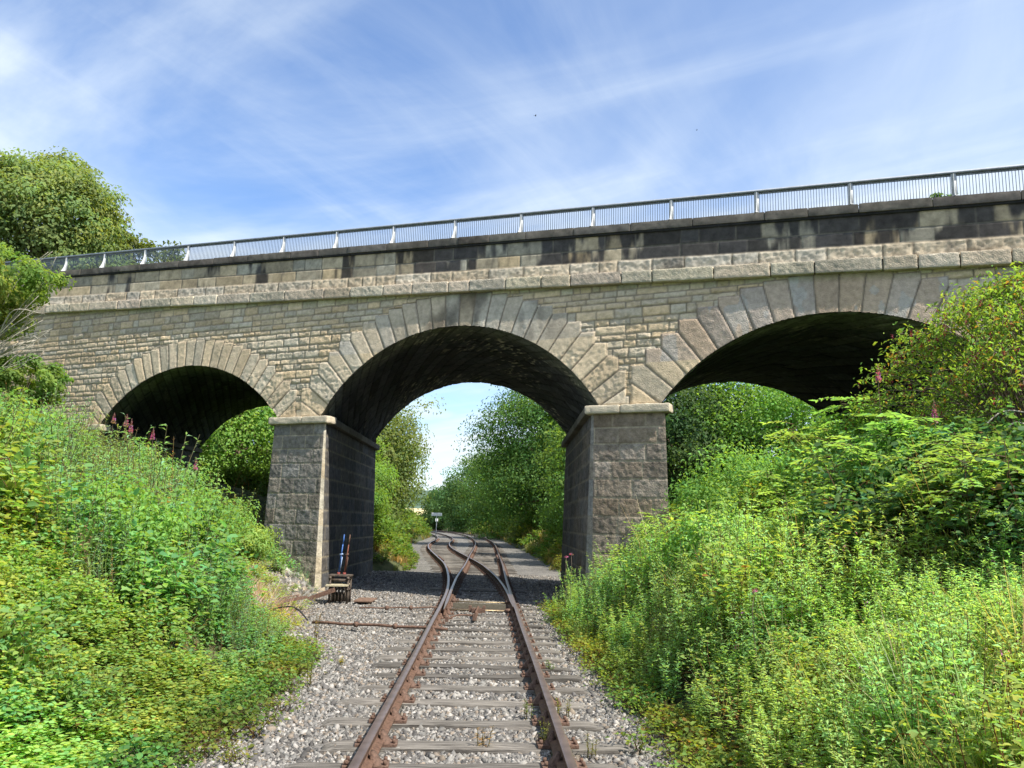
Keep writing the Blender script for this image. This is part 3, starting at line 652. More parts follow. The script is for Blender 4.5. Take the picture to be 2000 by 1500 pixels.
# sleepers: timber with cast chairs
CHAIR = M_plain('chair_iron', (0.12, 0.073, 0.053), 0.85, 0, 30, 0.4, bump=0.6, bscale=60)
def sleeper_mesh(L_, seed):
    h = (L_/2, 0.125, 0.065); V, F = rbox(h, 0.014, 0.06, 0.0, seed)
    g = fbm(V*np.array([0.35, 6, 6])+seed*5, 0.5, 4, seed)
    V = V+np.c_[0*g, 0.016*g, 0.016*g+0.012*fbm(V+seed, 0.5, 2, seed+3)]
    end = sm(np.abs(V[:, 0]), L_/2-0.12, L_/2); V[:, 2] -= end*0.02*(1+vn(V*18+seed))
    return V, F[:, ::-1]
SLV = [sleeper_mesh(2.6, s) for s in range(5)]
def chair_geo():
    g = Geo(); V, F = rbox((0.175, 0.095, 0.016), 0.01, 0.05, 0.002, 1); g.add(V+[0, 0, 0.016], F)
    for s in (-1, 1):
        # jaw: a wedge hugging the rail web
        P = np.array([(s*.030, -.05, .03), (s*.115, -.07, .03), (s*.115, .07, .03), (s*.030, .05, .03), (s*.030, -.035, .115), (s*.055, -.035, .115), (s*.055, .035, .115), (s*.030, .035, .115)])
        g.add(P, [(0, 1, 5, 4), (1, 2, 6, 5), (2, 3, 7, 6), (3, 0, 4, 7), (4, 5, 6, 7)])
        for q in (-.05, .05): V, F = tube([(s*.143, q, .03), (s*.143, q, .062)], 0.016, 6); g.add(V, F)
    return g
cg = chair_geo(); cV, cFc, _ = cg.arr()
chair_me = None
def make_sleeper(x, y, ang, L_, var, label, rails_at, z=-0.245):
    global chair_me
    o = empty('railway_sleeper', (x, y, z), label, 'sleeper', 'timber sleepers under the rails')
    o.rotation_euler.z = ang
    key = 'sl%.1f_%d' % (L_, var)
    if key not in bpy.data.meshes:
        V, F = sleeper_mesh(L_, var+int(L_*7)); tmp = fast('timber', V, F, None, WOOD); tmp.data.name = key
    else: tmp = bpy.data.objects.new('timber', bpy.data.meshes[key]); COL.objects.link(tmp)
    tmp.parent = o
    for d in rails_at:
        if chair_me is None:
            c = fast('rail_chair', cV, cFc, None, CHAIR); chair_me = c.data
        else: c = bpy.data.objects.new('rail_chair', chair_me); COL.objects.link(c)
        c.parent = o; c.location = (d, 0, 0.058)
SLY = [4.95, 5.72, 6.50, 7.10, 7.88, 8.70, 9.45, 10.2, 10.86, 11.5, 12.2, 12.97, 13.66, 14.43, 15.14]
LAB = ['sleeper cut by the bottom edge of the photo', 'long grey sleeper crossing just above the bottom edge', 'second full sleeper from the bottom edge, rotten at its left end', 'third full sleeper from the bottom edge', 'pale bleached fourth full sleeper from the bottom edge',
       'fifth full sleeper from the bottom edge, half buried', 'sixth full sleeper from the bottom edge', 'seventh full sleeper from the bottom edge', 'eighth full sleeper from the bottom edge', 'ninth full sleeper from the bottom edge', 'tenth full sleeper from the bottom, short of the point rods',
       'eleventh full sleeper from the bottom, before the point rods', 'sleeper nearest the camera side of the rust-red point rods', 'sleeper just beyond the near rust-red point rod']
def cx_at(c, y): return np.interp(y, c[:, 1], c[:, 0])
for i, y in enumerate(SLY[1:]):
    r = random.Random(i); x = cx_at(cm_, y)
    ox = r.uniform(-.11, .11); make_sleeper(x+ox, y, 0.05+r.uniform(-.035, .035), 2.6, i % 5, LAB[min(i, len(LAB)-1)], (-G-ox, G-ox), z=-0.235-0.008*r.random())
y = 15.95; k = 0
while y < 47:
    a, b = cx_at(cl_, max(y, 16.3)), cx_at(cm_, y); L_ = round(2.6+(b-a), 1); c = (a+b)/2; r = random.Random(k+99)
    spots = sorted({round(q-c, 3) for q in (a-G, b-G+(0.1 if y < 20 else 0), b+G)} | ({round(a+G-c, 3)} if y > 21 else set()))
    make_sleeper(c, y, 0.02, L_, k % 3, 'long timber under the diverging switch rails beneath the bridge' if y < 31 else 'long timber under the crossing beyond the bridge', spots, z=-0.25-0.01*r.random()); y += 0.74; k += 1
for c, y0, lab in ((cm_, 47.2, 'sleeper of the right track beyond the crossing'), (cl_, 47.2, 'sleeper of the left track beyond the crossing')):
    y = y0; k = 0
    while y < 84:
        make_sleeper(cx_at(c, y), y, math.atan2(-(cx_at(c, y+1)-cx_at(c, y-1)), 2)*-1, 2.6, k % 5, lab, (-G, G), z=-0.25); y += 0.8; k += 1
# ballast stones
def stones(name, n, region, size, cols, label_kind='stuff', seed=3, zf=ballast_z, zoff=0.0):
    r = np.random.default_rng(seed)
    cu = np.array([(a, b, c) for a in (-1, 1) for b in (-1, 1) for c in (-1, 1)], float)*0.62
    fc = np.array([(0, 1, 3, 2), (4, 6, 7, 5), (0, 4, 5, 1), (2, 3, 7, 6), (0, 2, 6, 4), (1, 5, 7, 3)])
    x, y = region(r, n); n = len(x)
    s = r.uniform(size[0], size[1], n)*(1+0.5*(r.random(n) > 0.9))
    V = cu[None]+r.uniform(-.30, .30, (n, 8, 3)); V = V*(s[:, None, None]*r.uniform(0.7, 1.4, (n, 1, 3)))
    q = r.normal(size=(n, 3, 3)); q, _r = np.linalg.qr(q); V = V@q
    z = zf(x, y)+zoff+s*r.uniform(-0.3, 0.35, n); V = V+np.stack([x, y, z], -1)[:, None]
    F = (fc[None]+8*np.arange(n)[:, None, None]).reshape(-1, 4)
    ci = r.integers(0, len(cols), n); C = np.asarray(cols)[ci]*r.uniform(0.7, 1.25, (n, 1)); C = np.repeat(C, 6, 0)
    return tag(fast(name, V.reshape(-1, 3), F, C, M_STONES), kind='stuff')
M_STONES = M_attr('gravel_stones', 0.85, 60, 0.2, 0, spec=0.25)
GREYS = [(0.19, 0.182, 0.168), (0.15, 0.142, 0.13), (0.235, 0.222, 0.20), (0.12, 0.112, 0.105), (0.20, 0.165, 0.13), (0.31, 0.29, 0.265), (0.085, 0.08, 0.075)]
def reg(r, n):
    y = 4.2*(30/4.2)**(r.random(n)**1.15); t = r.random(n); x = (toeL(y)-0.5)*(1-t)+(toeR(y)+0.3)*t
    ok = np.ones(n, bool)
    for sy in SLY:      # sleeper tops mostly swept clean
        xc = np.interp(sy, cm_[:, 1], cm_[:, 0]); on = (np.abs(y-sy) < 0.13) & (np.abs(x-xc) < 1.28); ok &= ~on | (r.random(n) < 0.06+0.75*(sm(fbm(cat(x, y, 0*x), 0.45, 2, 4), 0.05, .4)))
    for P in (RA, RD): ok &= np.abs(x-np.interp(y, P[:, 1], P[:, 0])) > 0.075
    return x[ok], y[ok]
g1 = stones('ballast_stones', 150000, reg, (0.012, 0.026), GREYS)
def reg2(r, n):
    y = r.normal(21.0, 1.2, n); x = -5.35+r.normal(0, 0.65, n)+(21-y)*0.1; ok = (x < -4.3) & (((P0[1]-np.array(y))*0+(x-P0[0])*NN[0]+(y-P0[1])*NN[1]) > -0.05); return x[ok], y[ok]
def rubz(x, y): return terrain(x, y)+0.30*np.exp(-((x+5.6)**2+(y-21)**2)/0.9)-0.03
g2 = stones('stone_rubble', 2600, reg2, (0.03, 0.075), GREYS+[(0.3, 0.26, 0.2), (0.34, 0.28, 0.2)], seed=5, zf=rubz)
# point rodding, stretchers, facing point lock
def rod(label, a, b, r_=0.018, z=-0.10):
    g = Geo(); a = np.array(a, float); b = np.array(b, float); n = 8; P = [a+(b-a)*i/n+np.array([0, 0, 0.008*math.sin(i*2.1)]) for i in range(n+1)]
    V, F = tube(P, r_, 8); g.add(V, F); t = empty('point_rod', a, label, 'rod'); gobj('rod', g, RUST, t)
    g = Geo()
    for f in (0.33, 0.62):
        c = a+(b-a)*f; V, F = box(c, (0.03, 0.05, 0.04)); g.add(V, F)
        gobj('rod_guide', g, CHAIR, t); g = Geo()
rod('near rust-red rod running over the gravel to the left rail', (-3.3, 14.25, -0.11), (-0.95, 13.75, -0.09), 0.024)
rod('far thin rusty rod running over the gravel to the switch', (-2.95, 16.7, -0.11), (-1.3, 16.95, -0.08), 0.015)
def plates():
    for lab, c, h, yaw, tl in (('rusty flat plate on the gravel by the near rod end', (-4.1, 14.0, -0.08), (0.28, 0.10, 0.014), 0.15, 0.1), ('long rusty channel lying in dry grass left of the lever frame', (-4.35, 16.4, 0.02), (0.42, 0.09, 0.03), 0.75, -0.12)):
        t = empty('crank_plate', c, lab, 'metal plate'); t.rotation_euler = (tl, tl, yaw)
        V, F = rbox(h, 0.008, 0.08, 0.004, 3); fast('plate', V, F, None, RUST).parent = t
        g = Geo()
        for q in (-0.6, 0, 0.6): V, F = tube([(q*h[0], 0, 0), (q*h[0], 0, 0.07)], 0.022, 8); g.add(V, F)
        V, F = box((0, 0.02, 0.065), (h[0]*0.7, 0.018, 0.012)); g.add(V, F)
        b_ = gobj('crank', g, CHAIR); b_.parent = t
    g = Geo(); pts = [(-4.35, 14.6, 0.0), (-4.05, 14.7, 0.06), (-3.8, 14.6, 0.10), (-3.6, 14.45, 0.06), (-3.4, 14.3, -0.08)]
    V, F = tube(crs(pts), 0.014, 6); g.add(V, F); o = gobj('cable', g, M_plain('black_rubber', (0.03, 0.03, 0.032), 0.5)); tag(o, 'black cable looping over the dry grass beside the near rod', 'cable')
def crs(p, n=6):
    p = np.array(p, float); q = np.r_[p[:1]*2-p[1:2], p, p[-1:]*2-p[-2:-1]]; out = []
    for i in range(1, len(q)-2):
        for t in np.linspace(0, 1, n, endpoint=False): out.append(0.5*((2*q[i])+(-q[i-1]+q[i+1])*t+(2*q[i-1]-5*q[i]+4*q[i+1]-q[i+2])*t*t+(-q[i-1]+3*q[i]-3*q[i+1]+q[i+2])*t**3))
    out.append(p[-1]); return np.array(out)
plates()
xb = cx_at(cm_, 17.6)
t = empty('timber_cover_board', (xb, 17.3, -0.2), 'dark upright timber board across the track between the switch rails', 'board')
V, F = rbox((0.56, 0.03, 0.075), 0.008, 0.08, 0.004, 8); fast('board', V+np.array([xb+0.02, 17.45, -0.10]), F, None, M_plain('dark_timber', (0.13, 0.115, 0.085), 0.9, namp=0.4, stretch=(1, 8, 8), bump=.8), t)
g = Geo(); V, F = tube([(xb-0.66, 17.36, -0.155), (xb+0.70, 17.36, -0.155)], 0.02, 6); g.add(V, F); gobj('edge_strip', g, RUST, t)
for yy, lab in ((16.9, 'steel stretcher bar tying the switch tips together'), (18.6, 'second stretcher bar between the switch blades, in bridge shadow')):
    t = empty('stretcher_bar', (xb, yy, -0.1), lab, 'bar'); g = Geo(); V, F = box((xb+0.02, yy, -0.11), (0.66, 0.025, 0.012)); g.add(V, F); gobj('bar', g, M_plain('greased_steel', (0.26, 0.2, 0.12), 0.4, 0.5), t)
    for s in (-0.6, 0.62):
        g = Geo(); V, F = box((xb+s, yy, -0.095), (0.05, 0.06, 0.03)); g.add(V, F); gobj('bracket', g, CHAIR, t)
t = empty('point_lock', (xb, 16.4, -0.2), 'rusty facing point lock with cranks in the middle of the track', 'point lock'); g = Geo()
for c, h in (((xb, 16.75, -0.10), (0.11, 0.09, 0.05)), ((xb, 16.2, -0.13), (0.035, 0.5, 0.02)), ((xb-0.14, 16.75, -0.07), (0.03, 0.05, 0.07)), ((xb+0.14, 16.75, -0.07), (0.03, 0.05, 0.07)), ((xb, 15.6, -0.10), (0.04, 0.05, 0.06))): V, F = rbox(h, 0.008, 0.05, 0.003, 4); g.add(V+np.array(c), F)
gobj('lock_body', g, CHAIR, t); g = Geo()
V, F = tube(crs([(xb+0.02, 16.75, -0.03), (xb+0.03, 16.3, 0.0), (xb, 15.9, -0.06)]), 0.022, 6); g.add(V, F); V, F = tube(crs([(xb, 15.65, -0.08), (xb-0.3, 15.5, -0.06), (xb-0.5, 15.3, -0.12)]), 0.016, 6); g.add(V, F)
gobj('lock_rod', g, RUST, t); g = Geo(); V, F = rbox((0.03, 0.06, 0.05), 0.01, 0.04, 0.002, 2); g.add(V+np.array((xb-0.5, 15.25, -0.11)), F); gobj('crank', g, CHAIR, t)
# lever frame
def lever_frame():
    L = np.array((-3.72, 18.5, -0.2)); t = empty('lever_frame', L, 'rusty ground frame with two tall levers beside the left pier', 'lever frame')
    old = M_plain('old_frame_iron', (0.09, 0.07, 0.055), 0.8, 0.1, 14, 0.5, bump=0.6); pal = M_plain('weathered_plank', (0.34, 0.30, 0.2), 0.9, namp=.4, stretch=(1, 8, 8))
    for s in (-0.2, 0.2):
        g = Geo()
        V, F = box(L+(s, -.15, 0.28), (0.02, 0.025, 0.30)); g.add(V, F); V, F = box(L+(s, .15, 0.28), (0.02, 0.025, 0.30)); g.add(V, F)
        V, F = box(L+(s, 0, 0.55), (0.025, 0.20, 0.025)); g.add(V, F); V, F = box(L+(s, 0, 0.30), (0.02, 0.19, 0.02)); g.add(V, F); gobj('side_frame', g, old, t)
    g = Geo()
    for z, h, dy in ((0.60, 0.018, 0), ): V, F = rbox((0.25, 0.17, h), 0.006, 0.08, 0.003, 5); g.add(V+L+(0, dy, z), F)
    gobj('top_plate', g, old, t)
    g = Geo(); V, F = rbox((0.25, 0.12, 0.014), 0.006, 0.08, 0.003, 6); V = V@np.array([[1, 0, 0.02], [0, 1, 0.15], [0, 0, 1]]); g.add(V+L+(-0.03, -0.14, 0.40), F); gobj('plank', g, pal, t)
    g = Geo()
    for i, x in enumerate(np.linspace(-0.15, 0.15, 5)):
        V, F = box(L+(x, -0.12, 0.20+0.02*(i % 3)), (0.014, 0.05, 0.17)); g.add(V, F)
        V, F = tube([L+(x, -0.17, 0.28-0.03*(i % 2)), L+(x, 0.1, 0.30)], 0.02, 6); g.add(V, F)
    V, F = box(L+(0, -0.13, 0.50), (0.18, 0.015, 0.03)); g.add(V, F); V, F = box(L+(0, 0.12, 0.12), (0.19, 0.02, 0.10)); g.add(V, F); gobj('locking_bars', g, old, t)
    blue = M_plain('worn_blue_paint', (0.05, 0.13, 0.38), 0.6, 0, 12, 0.5); red = M_plain('worn_red_brown_paint', (0.20, 0.07, 0.045), 0.6, 0, 12, 0.4)
    for nm, x0, m, lab in ((0, -0.06, blue, 'blue painted lever with a pale shaft'), (1, 0.07, red, 'red-brown rusty lever')):
        a = L+(x0, 0, 0.60); b = L+(x0+0.10, -0.10, 1.50); d = b-a; g = Geo()
        V, F = tube([a-d*0.05, a+d*0.5, a+d*0.78], [0.019, 0.013, 0.013], 8); g.add(V, F); lv = gobj('lever', g, m, t); lv['label'] = lab
        g = Geo(); V, F = tube([a+d*0.76, a+d*1.0], [0.015, 0.013], 8); g.add(V, F); gobj('handle', g, m if nm == 0 else RUST, lv)
        g = Geo(); V, F = tube([a+d*0.1+(0.03, -.03, 0), a+d*0.45+(0.035, -.035, 0)], 0.010, 6); g.add(V, F); V, F = tube([a+d*0.5+(-0.035, 0, 0), a+d*0.52+(0.035, 0, 0)], 0.022, 6); g.add(V, F); gobj('catch_rod', g, M_plain('worn_pale_blue_paint', (0.25, 0.33, 0.5), 0.5) if nm == 0 else RUST, lv)
        g = Geo(); V, F = tube([a-d*0.02, a+d*0.07], 0.034, 8); g.add(V, F); gobj('lever_shoe', g, M_plain('worn_red_paint', (0.22, 0.05, 0.04), 0.6), lv)
    g = Geo(); V, F = rbox((0.30, 0.07, 0.05), 0.01, 0.08, 0.004, 9); V = V@np.array([[0.92, 0.1, 0.35], [0, 1, 0], [-0.3, 0, 0.95]]); g.add(V+np.array((-4.05, 18.15, 0.0)), F)
    o = gobj('iron_channel', g, RUST); tag(o, 'rust-brown channel iron leaning against the foot of the lever frame', 'metal channel')
    g = Geo(); V, F = rbox((0.2, 0.4, 0.015), 0.006, 0.1, 0.004, 9); g.add(V+np.array((-3.15, 18.6, -0.13)), F); o = gobj('timber_plate', g, M_plain('brown_timber', (0.16, 0.10, 0.07), .9)); tag(o, 'brown plank lying on the gravel right of the lever frame', 'plank')
lever_frame()

# ---------------------------------------------------------------- vegetation
def nrmz(v): return v/(np.linalg.norm(v, axis=-1, keepdims=True)+1e-9)
def leaves(base, d, n, L, Wd, bend=0.15):
    """kite shaped folded leaves: base point, direction, face normal, length, width"""
    d = nrmz(d); s = nrmz(np.cross(d, n)); n2 = nrmz(np.cross(s, d)); L = np.broadcast_to(L, len(base))[:, None]; Wd = np.broadcast_to(Wd, len(base))[:, None]
    mid = base+d*L*0.42; V = np.stack([base, mid+s*Wd*0.5+n2*Wd*0.22, base+d*L-n2*L*bend, mid-s*Wd*0.5+n2*Wd*0.22], 1)
    F = np.arange(len(base))[:, None]*4+np.arange(4)[None]
    return V.reshape(-1, 3), F
def rleaves(base, d, n, L, Wd, bend=0.15):
    """rounder six-point leaves, folded along the midrib"""
    d = nrmz(d); s = nrmz(np.cross(d, n)); n2 = nrmz(np.cross(s, d)); L = np.broadcast_to(L, len(base))[:, None]; Wd = np.broadcast_to(Wd, len(base))[:, None]
    m1 = base+d*L*.22; m2 = base+d*L*.62; up = n2*Wd*.16
    V = np.stack([base, m1+s*Wd*.46+up, m2+s*Wd*.44+up-n2*L*bend*.3, base+d*L-n2*L*bend, m2-s*Wd*.44+up-n2*L*bend*.3, m1-s*Wd*.46+up], 1)
    i = np.arange(len(base))[:, None]*6; return V.reshape(-1, 3), np.concatenate([i+[0, 1, 2, 3], i+[0, 3, 4, 5]])
def stemsG(paths, r0, r1, col, g):
    for P in paths:
        P = np.asarray(P); V, F = tube(P, np.linspace(r0, r1, len(P)), 3, caps=False); g.add(V, F, col)
def ucol(r, base, n, v=0.25, hv=0.15):
    k = 1+r.uniform(-v, v, (n, 1)); h = r.uniform(-hv, hv, (n, 1)); return np.asarray(base)*k*np.c_[1+h*1.3, np.ones(n), 1-h]
def T_bramble(seed, nl=230, R_=0.42, H=0.5, lf=0.062, col=(0.155, 0.235, 0.035), wr=0.75, white=0):
    r = np.random.default_rng(seed); g = Geo(); P = []
    for k in range(7):
        a = r.uniform(0, 6.28); t = np.linspace(0, 1, 6); rr = R_*r.uniform(.6, 1.2); hh = H*r.uniform(.7, 1.25)
        P.append(np.c_[np.cos(a)*rr*t, np.sin(a)*rr*t, hh*np.sin(t*2.2)]+r.normal(0, .02, (6, 3)))
    stemsG(P, 0.005, 0.002, (0.14, 0.09, 0.04), g)
    i = r.integers(0, 7, nl); t = r.uniform(0.25, 1, nl)*5; k = np.minimum(t.astype(int), 4); f = t-k
    Q = np.array(P); b = Q[i, k]*(1-f[:, None])+Q[i, k+1]*f[:, None]+r.normal(0, 0.07, (nl, 3))*[1, 1, 0.7]; b[:, 2] = np.maximum(b[:, 2], 0.02)
    d = np.c_[r.normal(0, 1, (nl, 2)), r.uniform(-.4, .5, nl)]; n = np.c_[r.normal(0, .45, (nl, 2)), np.ones(nl)]
    L = lf*r.uniform(.6, 1.35, nl); V, F = rleaves(b, d, n, L, L*wr); C = ucol(r, col, nl, .3, .22)
    dead = r.random(nl) < 0.012; C[dead] = (0.26, 0.17, 0.05); g.add(V, F, np.r_[C, C])
    if white: V, F = rleaves(b[:white]+[0, 0, .04], d[:white], n[:white], .045, .045, -.2); g.add(V, F, (.75, .75, .72))
    return g.arr()
def T_weed(seed, stems=6, H=1.0, lf=0.085, wr=0.24, col=(0.15, 0.25, 0.06), spread=0.14, per=34, flower=0.0, up=0.55):
    r = np.random.default_rng(seed); g = Geo(); Ps = []
    for k in range(stems):
        a, q = r.uniform(0, 6.28), r.uniform(0, spread); h = H*r.uniform(.65, 1.15); t = np.linspace(0, 1, 5); ln = r.uniform(0.02, .2)*h
        P = np.c_[np.cos(a)*(q+ln*t**2), np.sin(a)*(q+ln*t**2), h*t]; Ps.append(P)
        nl = per; tt = r.uniform(0.12, 1, nl)**0.85; b = np.c_[np.interp(tt, t, P[:, 0]), np.interp(tt, t, P[:, 1]), tt*h]
        an = np.arange(nl)*2.4+r.uniform(0, 6, nl)*.3; d = np.c_[np.cos(an), np.sin(an), np.full(nl, up)+r.normal(0, .2, nl)]
        n = np.c_[-np.cos(an)*.6, -np.sin(an)*.6, np.ones(nl)]+r.normal(0, .25, (nl, 3))
        L = lf*(1.25-0.75*tt)*r.uniform(.7, 1.25, nl); V, F = leaves(b, d, n, L, L*wr, 0.25); C = ucol(r, col, nl, .28, .15)*(0.85+0.35*tt[:, None])
        lo = (tt < 0.3) & (r.random(nl) < 0.25); C[lo] = (0.22, 0.15, 0.05); g.add(V, F, C)
        if r.random() < flower:
            nf = 4; b = P[-1]+r.normal(0, .02, (nf, 3))-[0, 0, .05]; V, F = leaves(b, r.normal(0, 1, (nf, 3)), r.normal(0, 1, (nf, 3)), 0.020, 0.017); g.add(V, F, (0.38, 0.14, 0.34))
    stemsG(Ps, 0.005, 0.002, (0.14, 0.13, 0.05), g); return g.arr()
def T_nettle(seed, stems=6, H=0.85, lf=0.085, col=(0.15, 0.27, 0.06)):
    r = np.random.default_rng(seed); g = Geo(); Ps = []
    for k in range(stems):
        a, q = r.uniform(0, 6.28), r.uniform(0, .22); h = H*r.uniform(.6, 1.15); t = np.linspace(0, 1, 4); P = np.c_[np.cos(a)*(q+.15*h*t**2), np.sin(a)*(q+.15*h*t**2), h*t]; Ps.append(P)
        nn = 9; tt = np.repeat(np.linspace(.25, 1, nn), 4); nl = len(tt); b = np.c_[np.interp(tt, t, P[:, 0]), np.interp(tt, t, P[:, 1]), tt*h]
        an = np.tile(np.arange(4)*1.57, nn)+np.repeat(np.arange(nn)*.78, 4); d = np.c_[np.cos(an), np.sin(an), r.uniform(-.45, .1, nl)]; n = np.c_[np.zeros((nl, 2)), np.ones(nl)]+r.normal(0, .3, (nl, 3))
        L = lf*(1.3-0.7*tt)*r.uniform(.7, 1.2, nl); V, F = leaves(b, d, n, L, L*.55, .2); g.add(V, F, ucol(r, col, nl, .25, .12)*(0.85+0.35*tt[:, None]))
    stemsG(Ps, 0.005, 0.002, (0.10, 0.13, 0.05), g); return g.arr()
def T_grass(seed, nb=46, H=0.55, col=(0.16, 0.24, 0.06), w=0.007, spread=0.14, droop=0.5):
    r = np.random.default_rng(seed); g = Geo(); a = r.uniform(0, 6.28, nb); q = r.uniform(0, spread, nb); h = H*r.uniform(.5, 1.2, nb); ln = h*r.uniform(.15, droop, nb)
    dr = np.c_[np.cos(a), np.sin(a), 0*a]; sd = np.c_[-np.sin(a), np.cos(a), 0*a]*w; b = dr*q[:, None]
    V = []; 
    for t, ww in ((0, 1), (.5, .8), (1, .1)): c = b+dr*(ln*t**2)[:, None]+np.c_[0*a, 0*a, h*(t-.25*t*t)]; V += [c-sd*ww, c+sd*ww]
    V = np.stack(V, 1); i = np.arange(nb)[:, None]*6; F = np.concatenate([i+[0, 1, 3, 2], i+[2, 3, 5, 4]]); C = ucol(r, col, nb, .3, .15); g.add(V.reshape(-1, 3), F, np.r_[C, C]); return g.arr()
def T_pinnate(seed, col=(0.12, 0.20, 0.045), nf=26, H=1.1, lf=0.075):
    """sapling with compound leaves"""
    r = np.random.default_rng(seed); g = Geo(); P = np.c_[np.linspace(0, .1, 4), np.zeros(4), np.linspace(0, H, 4)]; fr = []
    for k in range(nf):
        t = r.uniform(.25, 1); b = np.array([.1*t, 0, H*t]); a = r.uniform(0, 6.28); D = np.array([math.cos(a), math.sin(a), r.uniform(.0, .6)]); Lr = r.uniform(.22, .36); tt = np.linspace(0, 1, 4)[:, None]
        C = b+D*Lr*tt+np.array([0, 0, -.10])*tt**2; fr.append(C); s = nrmz(np.cross(D, [0, 0, 1.]))
        m = 5; tq = np.repeat(np.linspace(.25, .95, m), 2); sg = np.tile([1, -1], m); base = b+D*Lr*tq[:, None]+np.array([0, 0, -.10])*tq[:, None]**2
        d = D*.5+s*sg[:, None]+[0, 0, -.15]; V, F = leaves(np.r_[base, C[-1:]], np.r_[d, [D]], np.tile([0, 0, 1.], (2*m+1, 1))+r.normal(0, .2, (2*m+1, 3)), lf, lf*.45, .15); g.add(V, F, ucol(r, col, 2*m+1, .2, .1)*r.uniform(.75, 1.25))
    stemsG([P]+fr, 0.005, 0.002, (0.13, 0.11, 0.06), g); return g.arr()
def scatter(name, temps, X, Y, Z, S, tint=None, mat=None, seed=0, tilt=0.12, lean=None, mins=False):
    r = np.random.default_rng(seed); n = len(X); k = r.integers(0, len(temps), n); a = r.uniform(0, 6.28, n); Vs, Fs, Cs = [], [], []; off = 0
    tint = np.ones((n, 3)) if tint is None else tint
    if mins: tint = tint*np.array([1.14, 1.02, 1.22])
    for j, (V, F, C) in enumerate(temps):
        m = np.where(k == j)[0]
        if not len(m): continue
        ca, sa = np.cos(a[m]), np.sin(a[m]); s = S[m]; sx = np.maximum(s, .72) if mins else s; tl = r.normal(0, tilt, (len(m), 2))
        x = V[None, :, 0]*ca[:, None]-V[None, :, 1]*sa[:, None]; y = V[None, :, 0]*sa[:, None]+V[None, :, 1]*ca[:, None]; z = np.broadcast_to(V[None, :, 2], x.shape)
        x = x+z*tl[:, :1]; y = y+z*tl[:, 1:]
        if lean is not None: x = x+z*lean[m][:, None]
        W_ = np.stack([x*sx[:, None]+X[m][:, None], y*sx[:, None]+Y[m][:, None], z*s[:, None]+Z[m][:, None]], -1).reshape(-1, 3)
        f = F[None]+(off+np.arange(len(m))*len(V))[:, None, None]; f = np.where(F[None] < 0, -1, f).reshape(-1, 4)
        c = (C[None]*tint[m][:, None]).reshape(-1, 3); Vs.append(W_); Fs.append(f); Cs.append(c); off += len(W_)
    ob = fast(name, np.concatenate(Vs), np.concatenate(Fs), np.concatenate(Cs), mat or LEAF); return ob
def facecoord(x, y): dx, dy = x-P0[0], y-P0[1]; o = dx*NN[0]+dy*NN[1]; w = -o/abs(NN[1])*1.0; u = (dx*1.0)/UU[0] if False else None; return o
def u_along(x, y): return x/UU[0]            # the barrels run along +Y, so u only depends on x
def yface(x): return P0[1]-math.tan(SKEW)*x  # y of the face at x
def in_view(x, y, z, m=260):
    P = np.stack([x, y, z], -1); px, py, d = proj(P); return (d > 0.5) & (px > -m) & (px < 2000+m) & (py < 1500+m*1.5)
def field(x0, x1, y0, y1, step, seed):
    r = np.random.default_rng(seed); X, Y = np.meshgrid(np.arange(x0, x1, step), np.arange(y0, y1, step)); X = X.ravel()+r.uniform(-.6, .6, X.size)*step; Y = Y.ravel()+r.uniform(-.6, .6, Y.size)*step
    return X, Y
def clear_of_bridge(x, y):
    u = u_along(x, y); w = y-yface(x); under = (w > -0.15) & (w < WIDTH+0.1)
    solid = (u < ARCH[0][5]) | ((u > -7.5) & (u < -5.3)) | ((u > 1.9) & (u < 3.95)) | (u > ARCH[2][6])
    return ~(under & (solid | (w > 1.6)))
def tints(x, y, s, v=0.35, h=0.2, wl=1.1):
    a = fbm(cat(x, y, 0*x), wl, 3, s); b = fbm(cat(x, y, 0*x), wl*0.8, 2, s+9); k = 1+v*a; return np.stack([k*(1+h*b*1.5), k, k*(1-h*b)], -1)
def bank(side, ymax=27):
    r = np.random.default_rng(900+side); out = {}
    for (ya, yb, st, fs) in ((3.0, 8, 0.17, 0.72), (8, 13, 0.205, 0.92), (13, ymax, 0.27, 1.15)):
        X, Y = field(-24 if side < 0 else 0.8, -1.5 if side < 0 else 20, ya, yb, st, int(ya*7)+side)
        d = (toeL(Y)-X) if side < 0 else (X-toeR(Y))
        d = d+0.35*fbm(cat(X, Y, 0*X), 0.9, 2, 6)
        Zt = terrain(X, Y); ok = (d > -0.12) & clear_of_bridge(X, Y) & in_view(X, Y, Zt+0.8)
        w = Y-yface(X); ok &= w < 1.6
        ok &= (np.hypot(X, Y) > 3.6)
        out.setdefault('p', []).append(np.c_[X, Y, Zt, d, np.full(len(X), fs)][ok])
    return np.concatenate(out['p'])
